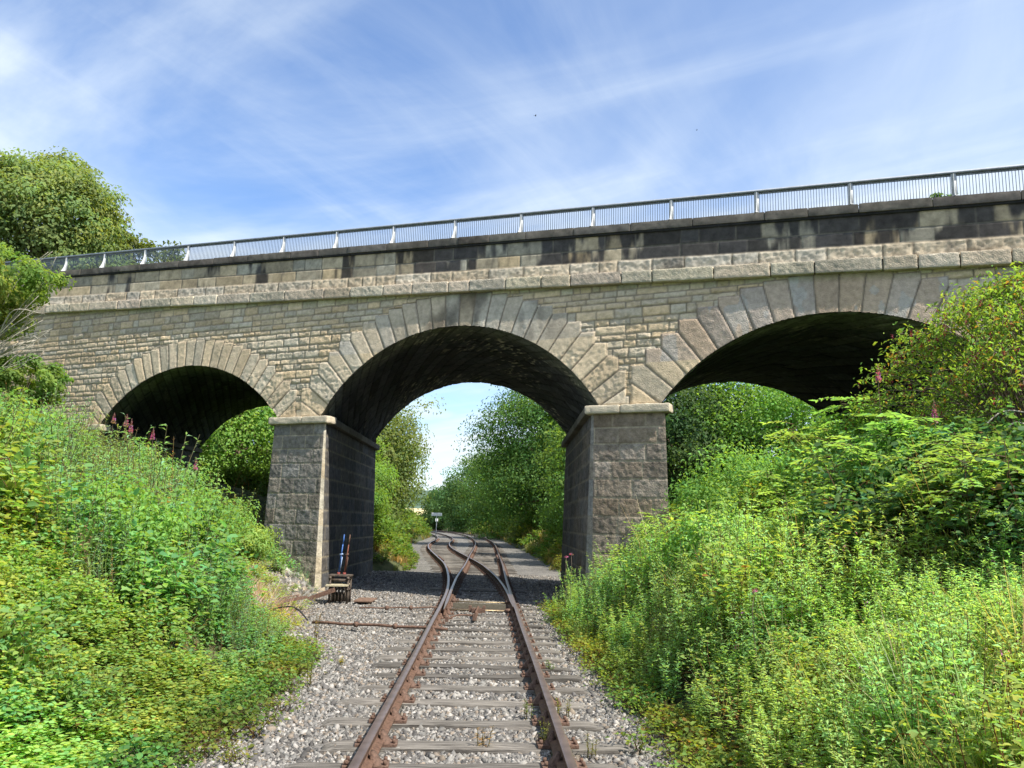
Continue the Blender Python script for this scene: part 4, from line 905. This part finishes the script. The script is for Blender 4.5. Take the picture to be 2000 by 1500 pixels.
def undergrowth():
    far = lambda A: np.hypot(A[:, 0], A[:, 1])
    # ---- left bank
    A = bank(-1); x, y, z, d, fs = A.T; n1 = fbm(cat(x, y, 0*x), 1.9, 3, 41); n2 = fbm(cat(x, y, 0*x), 1.2, 2, 43); r = np.random.default_rng(1)
    rub = np.hypot((x+5.3)/1.0, (y-20.6)/1.7) < 1; dry = (np.hypot((x+4.7+(y-17)*.12)/1.45, (y-16.4)/4.0)+.25*n1 < 1)
    hs = np.clip(0.42+d*0.5, 0.3, 1.15)
    low = (y < 9.8+3.5*n1) & ~dry; mid = ~low & ~dry; hs = np.maximum(hs*(1.12+.75*n2), .5)
    # low brambles near the camera; grassy weeds and nettles further up
    br = [T_bramble(s, lf=0.062, nl=210, col=(.225, .36, .085), white=1 if s == 0 else 0) for s in range(7)]; br2 = [T_bramble(s+20, lf=0.068, nl=170, wr=.6, col=(0.18, 0.34, 0.09)) for s in range(4)]
    wd = [T_weed(s, H=0.9, stems=5, lf=0.09, col=(0.20, 0.34, 0.15), per=30) for s in range(7)]+[T_weed(19, H=1.0, stems=3, lf=0.05, col=(0.34, 0.22, 0.12), per=24)]; ne = [T_nettle(s) for s in range(4)]+[T_weed(29, H=1.0, stems=3, lf=0.045, col=(0.36, 0.20, 0.10), per=26)]
    gr = [T_grass(s, nb=52, H=0.7) for s in range(4)]; st = [T_grass(s+9, nb=40, H=0.6, col=(0.42, 0.37, 0.27), w=0.006, droop=.9) for s in range(4)]
    def put(nm, T, m, sc, tint, seed, lab, cat_, tilt=.12):
        if m.sum() == 0: return
        o = scatter(nm, T, x[m], y[m], z[m]-0.03, sc[m], tint[m], seed=seed, tilt=tilt, mins=True); tag(o, kind='stuff'); o['label'] = lab; o['category'] = cat_
    t1 = tints(x, y, 51, .35, .22); q = np.clip(r.random(len(x))*.5+.25+.62*fbm(cat(x, y, 0*x), .9, 2, 47), 0, .999)
    yel = (1+0.25*sm(-y, -10, -5))[:, None]*np.array([1.08, 1.02, 0.85]); 
    put('bramble_thicket', br, low & (q < .74), hs*0.8*fs*(0.8+.4*r.random(len(x))), t1*yel, 1, 'low yellow-green bramble and bindweed covering the left bank beside the gravel', 'brambles')
    put('broadleaf_weeds', br2, (low & (q >= .74)) | (mid & (q < .40)), hs*1.0*(0.8+.4*r.random(len(x))), t1, 2, 'mid-green leafy undergrowth on the left bank', 'undergrowth')
    put('nettle_patch', ne, (mid & (q >= .40) & (q < .52)) | (low & (q > .93)), hs*(0.75+.4*r.random(len(x))), t1, 3, 'nettles standing in the left bank undergrowth', 'nettles')
    put('willowherb_stand', wd, mid & (q >= .52) & (q < .84), hs*(0.8+.45*r.random(len(x)))*1.05, t1, 4, 'grey-green leafy willowherb stalks over the upper left bank', 'willowherb')
    put('long_grass', gr, (mid & (q >= .84)) | (low & (q > .88) & (q <= .93)), hs*(0.9+.5*r.random(len(x))), t1, 5, 'long green grass mixed into the left bank', 'grass', .2)
    dm = dry & ~rub
    put('dry_grass', st, dm & (q < .68), 0.45+0.4*r.random(len(x))+0*x, t1, 6, 'straw-coloured dry grass below the left pier and beside the rods', 'dry grass', .4)
    put('sparse_weeds', br, dm & (q >= .68), 0.35+0.4*r.random(len(x)), t1*[1.2, 1, .8], 7, 'small yellow-green weeds scattered in the dry grass', 'weeds')
    # ---- right bank
    A = bank(1); x, y, z, d, fs = A.T; n1 = fbm(cat(x, y, 0*x), 1.9, 3, 45); r = np.random.default_rng(2); q = np.clip(r.random(len(x))*.5+.25+.62*fbm(cat(x, y, 0*x), .9, 2, 48), 0, .999)
    t1 = tints(x, y, 57, .30, .18); hs = np.clip(0.6+d*0.5, 0.4, 1.1)*np.clip(fs, 0, 1)*(1+.55*fbm(cat(x, y, 0*x), 1.3, 2, 49))*(1-.18*sm(y, 12, 15)*sm(-x, -5.5, -3.5))
    wh = [T_weed(s+60, H=1.02, stems=6, lf=0.105, wr=.30, col=(0.245, 0.43, 0.13), flower=.035, per=44, up=.55) for s in range(8)]+[T_weed(79, H=1.1, stems=3, lf=0.05, col=(0.36, 0.24, 0.14), per=24)]
    lf = [T_bramble(s+70, lf=0.058, nl=270, R_=.45, H=.75, col=(0.19, 0.36, 0.10), wr=.55) for s in range(5)]; dkb = [T_bramble(s+80, lf=0.075, nl=170, R_=.5, H=.8, col=(0.075, 0.16, 0.05), wr=.7) for s in range(4)]  # dkb: the hollow's shade is put into the leaf colour
    pn = [T_pinnate(s+90, col=(0.20, 0.38, 0.095)) for s in range(4)]
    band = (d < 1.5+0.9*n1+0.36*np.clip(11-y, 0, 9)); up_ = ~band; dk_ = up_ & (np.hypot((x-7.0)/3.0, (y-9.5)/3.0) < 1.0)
    put('willowherb_stand', wh, (band & (q < .88)) | (up_ & ~dk_ & (q < .14)), hs*(0.75+.4*r.random(len(x))), t1, 11, 'light green upright willowherb crowding the gravel edge on the right', 'willowherb')
    put('leafy_thicket', lf, (up_ & ~dk_ & (q >= .14) & (q < .70)) | (band & (q > .88) & (q < .96)), hs*(0.8+.5*r.random(len(x))), t1*np.array([1.15, 1.05, .9]), 12, 'bright green leafy thicket climbing the right bank to the pier', 'thicket')
    put('dark_thicket', dkb, dk_ & (q < .8), hs*(0.8+.5*r.random(len(x))), t1, 13, 'glossy leaves coloured dark for the shaded hollow of the right bank', 'thicket')
    put('ash_saplings', pn, (up_ & ~dk_ & (q >= .70) & (q < .82)) | (dk_ & (q > .8)), hs*(0.9+.5*r.random(len(x))), t1, 14, 'saplings with feathery compound leaves on the right bank', 'saplings')
    put('long_grass', [T_grass(s+30, nb=40, H=.95, col=(.24, .33, .10)) for s in range(4)]+[T_grass(38, nb=16, H=1.25, col=(.45, .40, .2), w=.004)], (up_ & (q >= .82)) | (band & (q > .96)), hs*(0.9+.5*r.random(len(x))), t1, 15, 'tall grass blades mixed into the right bank', 'grass', .2)
undergrowth()
def edge_weeds():
    # sparse plants creeping over the gravel margins
    r = np.random.default_rng(77); n = 1500; y = r.uniform(4.3, 19, n); s = r.random(n) < .5
    x = np.where(s, toeL(y)+np.abs(r.normal(0, .22, n)), toeR(y)-np.abs(r.normal(0, .18, n))); kp = ~(s & (y > 12.3)); x, y = x[kp], y[kp]; n = len(x); T = [T_bramble(s_+40, nl=60, R_=.25, H=.16, lf=.045, col=(.17, .24, .05)) for s_ in range(4)]
    o = scatter('creeping_weeds', T, x, y, ballast_z(x, y), r.uniform(.35, 1.0, n), tints(x, y, 3, .4, .4), seed=8); tag(o, 'creeping weeds thinning out over both gravel margins', 'weeds', kind='stuff')
edge_weeds()
# ---- trees
TREES = {}
def crown_arr(seed, rad, ncl, per, lf, col, sig=0.30, low=-0.6, wr=.6, bump=.22, fill=.45, spread=(.35, .35, .28)):
    r = np.random.default_rng(seed); rad = np.array(rad, float); d = nrmz(r.normal(size=(ncl*2, 3))); d = d[d[:, 2] > low][:ncl]; n = len(d)
    bmp = 1+bump*fbm(d*2.2+seed, 1.0, 3, seed)*1.6; rr = r.uniform(fill, 1, n)**.6; C = d*rad*(bmp*rr)[:, None]
    m = n*per; ci = np.repeat(np.arange(n), per); sg = sig*(np.mean(rad)/3)
    q_ = r.normal(0, 1, (m, 3)); q_ = nrmz(q_)*(np.minimum(np.linalg.norm(q_, axis=1), 1.75))[:, None]; P = C[ci]+q_*sg*np.array([1.15, 1.15, .75]); out = nrmz(nrmz(P/rad)+.6*nrmz(q_)); nn = nrmz(out*.8+np.array([0, 0, .55])+r.normal(0, .32, (m, 3)))
    dd = nrmz(np.cross(nn, r.normal(size=(m, 3)))+[0, 0, -.35]); L = lf*r.uniform(.6, 1.4, m); V, F = leaves(P, dd, nn, L, L*wr, .15)
    cl = ucol(r, (1, 1, 1), n, .24, .12)[ci]; Cc = ucol(r, col, m, .16, .08)*cl; return (V, F, Cc), C
def make_tree(name, pos, rad, hc, seed, ncl, per, lf, col, label, cat_='tree', group=None, trunk=True, limbs=26, **kw):
    t = empty(name, pos, label, cat_, group); (V, F, C), CC = crown_arr(seed, rad, ncl, per, lf, col, **kw); pos = np.array(pos, float)
    fast('crown', V+pos+[0, 0, hc], F, C, LEAF, t)
    g = Geo(); r = np.random.default_rng(seed+5); tr = max(.05, rad[0]*0.055) if trunk else rad[0]*.02
    top = np.array([r.normal(0, .1), r.normal(0, .1), hc+rad[2]*.45]); q = np.linspace(0, 1, 6)[:, None]; P = top*q+r.normal(0, tr*.5, (6, 3))*np.sin(q*3.1)
    if trunk: V, F = tube(P+pos-[0, 0, .3], np.linspace(tr, tr*.3, 6), 8); g.add(V, F)
    for k in r.choice(len(CC), min(limbs, len(CC)), replace=False):
        b = P[min(5, 1+int(r.integers(0, 4)))] if trunk else np.array([0, 0, 0.]); e = CC[k]*.92+[0, 0, hc]; mdl = (b+e)/2+r.normal(0, .08*np.linalg.norm(e-b), 3)-[0, 0, .03]
        V, F = tube(crs([b, mdl, e], 4)+pos, np.linspace(tr*.42, tr*.08, 9), 5); g.add(V, F)
    gobj('trunk' if trunk else 'stems', g, BARK, t); return t
tz = lambda x, y: float(terrain(x, y))
GRN, YEL, DRK, OLV = (0.12, 0.215, 0.05), (0.18, 0.30, 0.065), (0.10, 0.195, 0.05), (0.135, 0.165, 0.045)
# the big tree behind the bridge at top left
c = at(88, 462, 40); make_tree('lime_tree', (c[0], c[1], 3.8), (3.8, 4.0, 4.15), c[2]-3.8-0.1, 301, 560, 130, .19, (0.18, 0.245, 0.085), 'large round dense tree rising behind the bridge at top left', sig=.30, low=-.8, bump=.22, fill=.6)
c = at(225, 505, 42); make_tree('small_tree', (c[0]+.5, c[1]+2, 3.8), (3.4, 3, 2.8), c[2]-3.8-1.0, 302, 110, 70, .26, (.11, .15, .04), 'lower leafy tree behind the railing, right of the big round tree')
c = at(1845, 395, 34); make_tree('distant_treetop', (c[0], c[1], 4), (.65, .65, .8), c[2]-4-.3, 303, 22, 34, .2, GRN, 'small treetop poking up behind the railing at far right')
def leftfront():
    c = at(5, 575, 16.5); base = (c[0]-.9, c[1], tz(c[0]-.9, c[1])); cz = c[2]-base[2]
    t = make_tree('elder_tree', base, (1.35, 1.5, 1.1), cz, 310, 170, 95, .085, (.20, .25, .06), 'leafy tree with bare grey twigs leaning in at the left edge before the bridge', sig=.33, low=-1, bump=.3, limbs=16)
    (V, F, C), CC = crown_arr(311, (1.3, 1.2, .55), 60, 90, .085, (.15, .24, .05), sig=.34, low=-1); fast('crown', V+np.array(at(10, 540, 16.4)), F, C, LEAF, t)
    g = Geo(); r = np.random.default_rng(5); o = at(-120, 760, 16.6)
    for k in range(26):
        e = at(r.uniform(20, 115), r.uniform(620, 700) if k < 14 else r.uniform(490, 640), 16.2+r.uniform(-.4, .4)); s = o+(e-o)*r.uniform(.35, .6)+r.normal(0, .12, 3); m = (s+e)/2+r.normal(0, .14, 3)
        V, F = tube(crs([s, m, e], 5), np.linspace(.014, .004, 11), 4); g.add(V, F)
        for j in range(2): b = m+(e-m)*r.uniform(.2, .9); V, F = tube([b, b+nrmz(e-s)*.14+r.normal(0, .09, 3)], [.006, .003], 3); g.add(V, F)
    for P in ([(-150, 820), (-60, 730), (20, 680), (70, 665)], [(-150, 760), (-50, 700), (10, 650), (55, 640)]): V, F = tube(crs([at(*q, 16.6) for q in P], 6), np.linspace(.10, .02, 19), 7); g.add(V, F)
    gobj('bare_twigs', g, DEADWOOD, t)
    make_tree('elder_bush', (at(45, 745, 17.2)[0], 17.2, tz(at(45, 745, 17.2)[0], 17.2)), (1.0, .9, .55), at(45, 745, 17.2)[2]-tz(at(45, 745, 17.2)[0], 17.2), 312, 70, 90, .08, (.15, .24, .055), 'green bush below the bare twigs at the left edge', 'bush', trunk=False, low=-1)
leftfront()
def honeysuckle():
    """the big flowering bush on the right: arching stems with hanging dark red flower heads"""
    pos = np.array([8.35, 12.4, tz(8.2, 12.4)+.25]); r = np.random.default_rng(33)
    t = empty('flowering_bush', pos, 'large arching bush hung with dark red flower clusters at the right edge', 'bush'); gl, gs, gf = Geo(), Geo(), Geo()
    for k in range(330):
        a = r.uniform(0, 6.28); el = r.uniform(-.1, 1.35); R1 = 2.2*(1+.25*math.sin(3*a+1)+r.uniform(-.25, .12)); e = np.array([math.cos(a)*math.cos(el)*R1, math.sin(a)*math.cos(el)*R1*.9, 1.0+math.sin(el)*2.2]); s = e*[.15, .15, .1]
        m = (s+e)/2+[0, 0, .45]+r.normal(0, .12, 3); e2 = e+np.array([math.cos(a), math.sin(a), -.6])*.26; P = crs([s, m, e, e2], 5)+pos
        V, F = tube(P, np.linspace(.011, .003, len(P)), 4, False); gs.add(V, F); h = len(P)//3
        n = 62; ii = r.integers(h, len(P), n); b = P[ii]+r.normal(0, .11, (n, 3)); d = np.c_[r.normal(0, 1, (n, 2)), r.uniform(-.9, .0, n)]; nn = np.c_[r.normal(0, .5, (n, 2)), np.ones(n)]
        L = r.uniform(.055, .115, n); V, F = leaves(b, d, nn, L, L*.42, .22); C = ucol(r, (.20, .315, .065), n, .28, .18); tip = (ii > len(P)-4) & (r.random(n) < .15); C[tip] = (.28, .17, .05); gl.add(V, F, C)
        for q in range(3):
            if r.random() < .7:
                b = P[r.integers(h+1, len(P))]+r.normal(0, .05, 3); m_ = 9; z = np.linspace(0, .085, m_); V, F = leaves(b-np.c_[0*z, 0*z, z]+r.normal(0, .010, (m_, 3)), np.c_[r.normal(0, .5, (m_, 2)), -np.ones(m_)], r.normal(0, 1, (m_, 3)), .030, .024); gf.add(V, F, ucol(r, (.24, .045, .075), m_, .35, .2))
    gobj('foliage', gl, LEAF, t); gobj('stems', gs, BARK, t); gobj('flower_clusters', gf, LEAF, t)
    g = Geo()
    for P in ([(1925, 830), (1950, 808), (1975, 802), (2010, 806), (2050, 800)], [(1960, 845), (1985, 825), (2030, 840)]): V, F = tube(crs([at(*q, 11.0) for q in P], 6), .012, 5); g.add(V, F)
    gobj('bare_stems', g, DEADWOOD, t)
honeysuckle()
# rosebay willowherb spikes
def spike_geo(r, H, fh, fade):
    gs, gl, gf = Geo(), Geo(), Geo(); P = np.c_[np.cumsum(r.normal(0, .012, 7)), np.cumsum(r.normal(0, .012, 7)), np.linspace(0, H, 7)]
    V, F = tube(P, np.linspace(.007, .003, 7), 5); gs.add(V, F); n = 46; t = np.linspace(.1, .8, n); b = np.c_[np.interp(t*H, P[:, 2], P[:, 0]), np.interp(t*H, P[:, 2], P[:, 1]), t*H]; a = np.arange(n)*2.4
    d = np.c_[np.cos(a), np.sin(a), .25+0*a]; V, F = leaves(b, d, np.c_[-np.cos(a)*.3, -np.sin(a)*.3, 1+0*a], .125, .022, .35); gl.add(V, F, ucol(r, (.13, .20, .06), n, .25, .2))
    n = 90 if fh > .06 else 16; t = r.random(n)**1.1; z = H-fh+fh*t; rad = .034*(1-t)**.8+.005; a = r.uniform(0, 6.28, n); b = np.c_[P[-1, 0]+np.cos(a)*rad*.5, P[-1, 1]+np.sin(a)*rad*.5, z]
    V, F = leaves(b, np.c_[np.cos(a), np.sin(a), .5+0*a], r.normal(0, 1, (n, 3)), (.034*(1-t)+.012), (.03*(1-t)+.006)); c = ucol(r, (.42, .13, .33), n, .3, .2); c[t > .55] = (.26, .09, .13); c[t < fade] = (.34, .22, .20); gf.add(V, F, c); return gs, gl, gf
SP = [(1714, 712, 12.3, 'pink willowherb spike standing against the dark right arch'), (1820, 780, 11.2, 'pink willowherb spike in front of the dark-red flowering bush'), (1893, 745, 12.2, 'faded pink flower spike tucked in the dark-red flowering bush'),
      (250, 808, 17.5, 'pink spike at the corner of the left arch, leftmost of its clump'), (222, 806, 17.7, 'dull pink spike just beneath the left abutment stone'), (262, 818, 17.2, 'short pink spike in the middle of the clump under the left arch'), (300, 835, 17.0, 'bright pink willowherb spike alone against the dark left arch'),
      (377, 893, 16.8, 'pink spike lowest down the left bank, near the left pier'), (45, 875, 14.5, 'small pink spike low in the weeds near the left edge'), (110, 812, 17, 'faded pink spike above the weeds on the upper left bank'), (140, 826, 16.8, 'second faded pink spike on the upper left bank'),
      (1478, 1150, 7.6, 'small mauve flower on a tall stalk, middle of the right bank'), (1105, 1085, 15.5, 'mauve flower spike at the gravel edge by the right pier'), (1115, 1080, 15.7, 'second mauve flower spike beside the right pier foot')]
for i, (px_, py_, dep, lab) in enumerate(SP):
    r = np.random.default_rng(500+i); tip = at(px_, py_, dep); z0 = tz(tip[0], tip[1]); H = max(.5, tip[2]-z0); small = i >= 11
    t = empty('willowherb_spike', (tip[0], tip[1], z0), lab, 'flower spike', 'pink willowherb spikes'); gs, gl, gf = spike_geo(r, H, .045 if small else r.uniform(.24, .34), .3 if 'fad' in lab or 'dull' in lab else 0.08)
    o_ = np.array([0, 0, 0.]); 
    for nm, g, m in (('stem', gs, BARK), ('leaves', gl, LEAF), ('flower', gf, LEAF)):
        V, F, C = g.arr(); top = [float(gs.arr()[0][:, 0].max()*0), 0]; fast(nm, V+np.array([tip[0], tip[1], z0]), F, C, m, t)
# trees and shrubs beyond the bridge
def bank_shrubs():
    for i, (x, y, rad, dz, col, lab, n) in enumerate([
        (4.5, 15.3, (1.25, 1.0, 1.15), .95, (.20, .37, .09), 'bright leafy shrub reaching up the right edge of the right pier', 90), (6.3, 14.6, (1.3, 1.1, 1.0), .75, (.17, .33, .085), 'rounded shrub at the left end of the right arch opening', 90),
        (8.2, 14.9, (1.3, 1.0, .9), .75, (.22, .38, .09), 'yellow-green shrub in front of the middle of the right arch', 80), (3.1, 12.2, (.8, .8, .75), .6, (.19, .36, .09), 'small shrub low on the right bank, nearer than the right pier', 50),
        (5.4, 10.6, (1.1, 1.0, .85), .7, (.15, .30, .10), 'broad shrub in the middle of the right bank', 80), (-6.3, 15.8, (1.0, 1.0, .8), .6, (.17, .33, .09), 'bushy green clump in the middle of the left bank', 70),
        (-8.2, 18.2, (1.2, 1.0, .8), .65, (.20, .35, .11), 'pale green bushy clump below the left arch opening', 80), (-5.2, 10.6, (.9, .9, .7), .5, (.19, .35, .08), 'low bramble mound near the camera on the left bank', 60), (-9.2, 14.2, (1.3, 1.2, .9), .6, (.18, .33, .11), 'broad mound of weeds high on the left bank', 90),
        (-6.4, 19.0, (.8, .7, .75), .55, (.23, .36, .10), 'yellowish shrub against the left edge of the left pier', 60)]):
        make_tree('bank_shrub', (x, y, tz(x, y)), rad, dz, 900+i, n, 105, .075, col, lab, 'shrub', 'shrubs rising out of the bank undergrowth', trunk=False, limbs=10, low=-.5, bump=.5, sig=.62, fill=.4, wr=.5)
bank_shrubs()
def group_trees():
    L = 'trees beyond the bridge'
    T = [ # x, y, rad, crown centre height, colour, clusters, leaf, label
        ('broadleaf_tree', -8.1, 42, (3.6, 3.4, 4.7), 3.8, (.15, .20, .06), 420, .15, 'tall tree beyond the centre arch, left of the track, its crown meeting the arch'),
        ('broadleaf_tree', -9.9, 52, (4.0, 4.5, 4.4), 3.0, (.14, .19, .05), 240, .18, 'olive tree behind the first one on the left of the far track'),
        ('shrub', -7.4, 35.0, (2.5, 2.9, 2.5), 1.7, YEL, 150, .11, 'bright green shrub mass at the left of the far track, just past the bridge'),
        ('shrub', -6.1, 32.4, (1.5, 1.7, 1.5), .7, (.12, .21, .04), 80, .10, 'low bright shrub against the rear of the left pier'),
        ('shrub', -8.1, 45, (1.9, 4.0, 2.0), .5, (.12, .18, .05), 90, .13, 'low shrub row beside the far left rail'),
        ('shrub', -10.1, 60, (2.0, 4.5, 1.9), .5, (.115, .18, .05), 70, .16, 'small far shrub where the left track bends away'),
        ('broadleaf_tree', 4.6, 64, (7.4, 6, 6.6), 5.4, DRK, 760, .20, 'tall dark tree seen through the centre arch, right of the track'),
        ('broadleaf_tree', 6.3, 45, (3.9, 4, 4.2), 2.8, (.14, .24, .055), 420, .19, 'bright mid-green tree at the right inside the centre arch view'),
        ('broadleaf_tree', 1.2, 95, (6.3, 7, 6.4), 3.8, (.12, .21, .055), 330, .26, 'rounded tree farther along the right of the curving track'),
        ('broadleaf_tree', -5.2, 142, (7.0, 7, 7.6), 3.8, (.095, .18, .06), 260, .36, 'farthest dark tree where the track bends out of sight'),
        ('broadleaf_tree', -11.5, 168, (6.5, 7, 5.5), 2.2, (.085, .15, .05), 180, .42, 'low distant tree closing the gap where the track vanishes'),
        ('shrub', 4.6, 50, (2.6, 4, 2.2), 0.6, GRN, 110, .16, 'leafy shrub at the foot of the right-hand trees beyond the arch'),
        ('shrub', 5.1, 37.5, (3.2, 3.0, 2.9), .9, DRK, 150, .14, 'dark shrub beside the rear of the right pier'),
        ('shrub', 3.0, 33.4, (1.15, 1.6, .75), -.2, (.19, .20, .05), 44, .09, 'low yellow-green bush at the gravel edge behind the right pier'),
        ('shrub', 2.6, 72, (2.3, 6, 2.0), .4, (.12, .175, .045), 70, .20, 'pale green shrub under the dark tree on the right of the track'),
        ('broadleaf_tree', -13.2, 39, (4.6, 4.6, 4.6), 1.6, (.18, .32, .07), 620, .15, 'green tree filling the opening of the left arch'),
        ('shrub', -9.7, 33.5, (2.4, 2.2, 2.3), .0, (.12, .20, .04), 130, .11, 'bright shrub low in the left arch opening'),
        ('broadleaf_tree', -18.5, 42, (5.2, 4.2, 5.0), 2.0, DRK, 380, .18, 'dark tree deep behind the left arch'),
        ('broadleaf_tree', 8.3, 37, (3.1, 3.4, 4.6), 2.6, (.06, .12, .04), 420, .15, 'dark evergreen tree at the left side of the right arch opening'),
        ('broadleaf_tree', 12.4, 36, (4.4, 3.8, 4.8), 2.5, (.20, .36, .07), 640, .14, 'sunlit green tree in the middle of the right arch opening'),
        ('broadleaf_tree', 17.2, 38, (4.2, 4, 4), 1.6, (.15, .27, .06), 300, .16, 'green tree at the right of the right arch opening'),
        ('shrub', 9.6, 30.5, (2.6, 1.8, 1.2), .1, (.10, .19, .05), 140, .11, 'low shrub at the bottom of the right arch opening'),
        ('broadleaf_tree', 8.0, 82, (6, 6, 6.5), 5, GRN, 150, .3, 'tree behind the tall dark tree right of the far track')]
    for i, (nm, x, y, rad, hc, col, ncl, lf, lab) in enumerate(T):
        z = tz(x, y); make_tree(nm, (x, y, z), rad, hc, 400+i, ncl, 95, lf, col, lab, 'tree' if nm != 'shrub' else 'shrub', L, trunk=nm != 'shrub', low=-.75 if nm != 'shrub' else -.35, bump=.28, sig=.34)
group_trees()
def far_banks():
    r = np.random.default_rng(12)
    for side, nm, lab in ((-1, 'verge_weeds', 'weeds and grass along the left of the far track'), (1, 'verge_weeds', 'weeds and grass along the right of the far track')):
        X, Y = [], []
        for ya, yb, st in ((27.5, 50, .42), (50, 130, .95)):
            x, y = field(-26 if side < 0 else -18, 0 if side < 0 else 22, ya, yb, st, 5+side); X.append(x); Y.append(y)
        x, y = np.concatenate(X), np.concatenate(Y); d = (toeL(y)-x) if side < 0 else (x-toeR(y)); ok = (d > -.1) & (d < 8) & clear_of_bridge(x, y) & (y > yface(x)+WIDTH+.2); x, y, d = x[ok], y[ok], d[ok]; s = np.clip(.5+d*.4, .4, 1.2)*np.where(y > 50, 1.7, 1)*r.uniform(.7, 1.2, len(x))
        T = [T_bramble(s_+120, nl=90, lf=.14, R_=.5, H=.6, col=(.125, .20, .04)) for s_ in range(3)]+[T_grass(3, nb=40, H=.8, w=.02, col=(.2, .22, .08)), T_grass(4, nb=40, H=.7, w=.02, col=(.34, .28, .13))]
        if side > 0: T += [T_grass(5, nb=40, H=.6, w=.02, col=(.38, .30, .14))]
        tag(scatter(nm, T, x, y, terrain(x, y)-.03, s, tints(x, y, 8, .3, .2, 3), seed=side+3), lab, 'weeds', kind='stuff')
far_banks()
# plants rooted in the gravel
PL = [(1062, 1462, .22, (.17, .19, .05), 'yellowing weed against the inner side of the right rail'), (940, 1465, .20, (.34, .22, .09), 'orange-brown withered weed between the rails'), (1035, 1405, .16, (.15, .2, .06), 'small green weed between the rails near the right rail'), (1100, 1400, .20, (.22, .22, .06), 'yellow-green weed leaning over the right rail'),
      (1075, 1310, .12, (.14, .24, .04), 'small green weed outside the right rail'), (1150, 1480, .18, (.2, .2, .08), 'sparse pale weed outside the right rail at the bottom edge'), (612, 1270, .55, (.30, .20, .07), 'tall withered dock stalk standing in the left gravel'), (672, 1300, .12, (.33, .30, .06), 'small yellow weed in the left gravel'),
      (1075, 1192, .22, (.15, .24, .06), 'row of green weeds right of the switch in bridge shadow'), (1105, 1195, .2, (.14, .24, .06), 'green weed at the shadow edge beside the right bank'), (605, 1340, .3, (.2, .25, .05), 'thin creeping weed edge hanging at the left gravel'), (1130, 1265, .28, (.14, .23, .05), 'small leafy clump on the right gravel near the bank')]
for i, (a, b, H, col, lab) in enumerate(PL):
    P = onz(a, b, -.2); r = np.random.default_rng(i+700); V, F, C = T_weed(i+700, stems=4, H=H, lf=.05+.04*H, wr=.22, col=col, spread=.07, per=16, up=.6)
    t = fast('gravel_weed', V+[0, 0, 0], F, C, LEAF); t.location = tuple(P); tag(t, lab, 'weed', 'small weeds growing through the gravel')

# ---------------------------------------------------------------- distance and small things
def sign(lab, px_, py_, dep, w, h, nm='trackside_sign'):
    c = at(px_, py_, dep); z0 = tz(c[0], c[1]); t = empty(nm, (c[0], c[1], z0), lab, 'sign'); g = Geo(); V, F = rbox((w/2, .015, h/2), .01, .2, 0, 1); g.add(V+c, F); gobj('board', g, M_plain('white_enamel', (.78, .8, .8), .4, namp=.05, bump=0), t)
    g = Geo()
    for s in (-.3, .3) if w > 1 else (0,): V, F = tube([(c[0]+s*w, c[1]+.04, z0-.2), (c[0]+s*w, c[1]+.04, c[2]+h*.4)], .03, 6); g.add(V, F)
    gobj('post', g, GALV, t)
sign('white rectangular board on posts beside the far left track', 853, 1004.5, 66, .85, .26)
sign('small white marker beyond the white rectangular board', 853, 1015.5, 100, .35, .35, 'marker_post')
def hills():
    for nm, y, h0, col, sx in (('stubble_field', 700, 14, (.50, .42, .22), 900), ('wooded_hill', 1150, 62, (.07, .11, .075), 1500)):
        xs = np.linspace(-sx-300, sx, 120); t = np.linspace(0, 1, 14); X, T_ = np.meshgrid(xs, t, indexing='ij'); prof = h0*(1+.25*fbm(cat(xs/260, 0*xs, 0*xs), 1, 3, 5)); Z = 0.5+prof[:, None]*np.sin(T_*math.pi/2); Y = y+T_*h0*6
        tag(fast(nm, cat(X, Y, Z).reshape(-1, 3), gridF(120, 14), None, M_plain(nm, col, 1, namp=.25, nscale=.05, bump=0), smooth=True), kind='structure')
hills()
def bird(px_, py_, dep, lab):
    c = at(px_, py_, dep); t = empty('bird', c, lab, 'bird'); s = .12; g = Geo()
    prof = np.array([0.02, .10, .16, .17, .12, .05, .015])*s*1.1; P = np.c_[np.linspace(-.6, .6, 7)*s, 0*prof, [.0, .0, .01, .01, 0, -.01, -.01]]; V, F = tube(P, prof, 8); g.add(V+c, F)
    g.add(c+np.array([(-.55, 0, 0), (-1.05, -.16, 0), (-.9, 0, 0.005), (-1.05, .16, 0)])*s, [(0, 1, 2, 3)])
    gobj('body', g, M_plain('dark_feathers', (.03, .03, .035), .8, bump=0), t)
    for q in (-1, 1):
        g = Geo(); g.add(c+np.array([(.2, 0, .02), (.28, q*.55, .28), (.02, q*.62, .27), (-.2, 0, .02), (.05, q*1.25, .12), (-.08, q*1.2, .12)])*s, [(0, 1, 2, 3), (1, 4, 5, 2)]); gobj('wing', g, bpy.data.materials['dark_feathers'], t)
bird(1046, 226, 42, 'tiny dark bird flying high above the centre arch')
bird(1361, 254, 60, 'tiny dark bird in the sky, the lower one to the right')
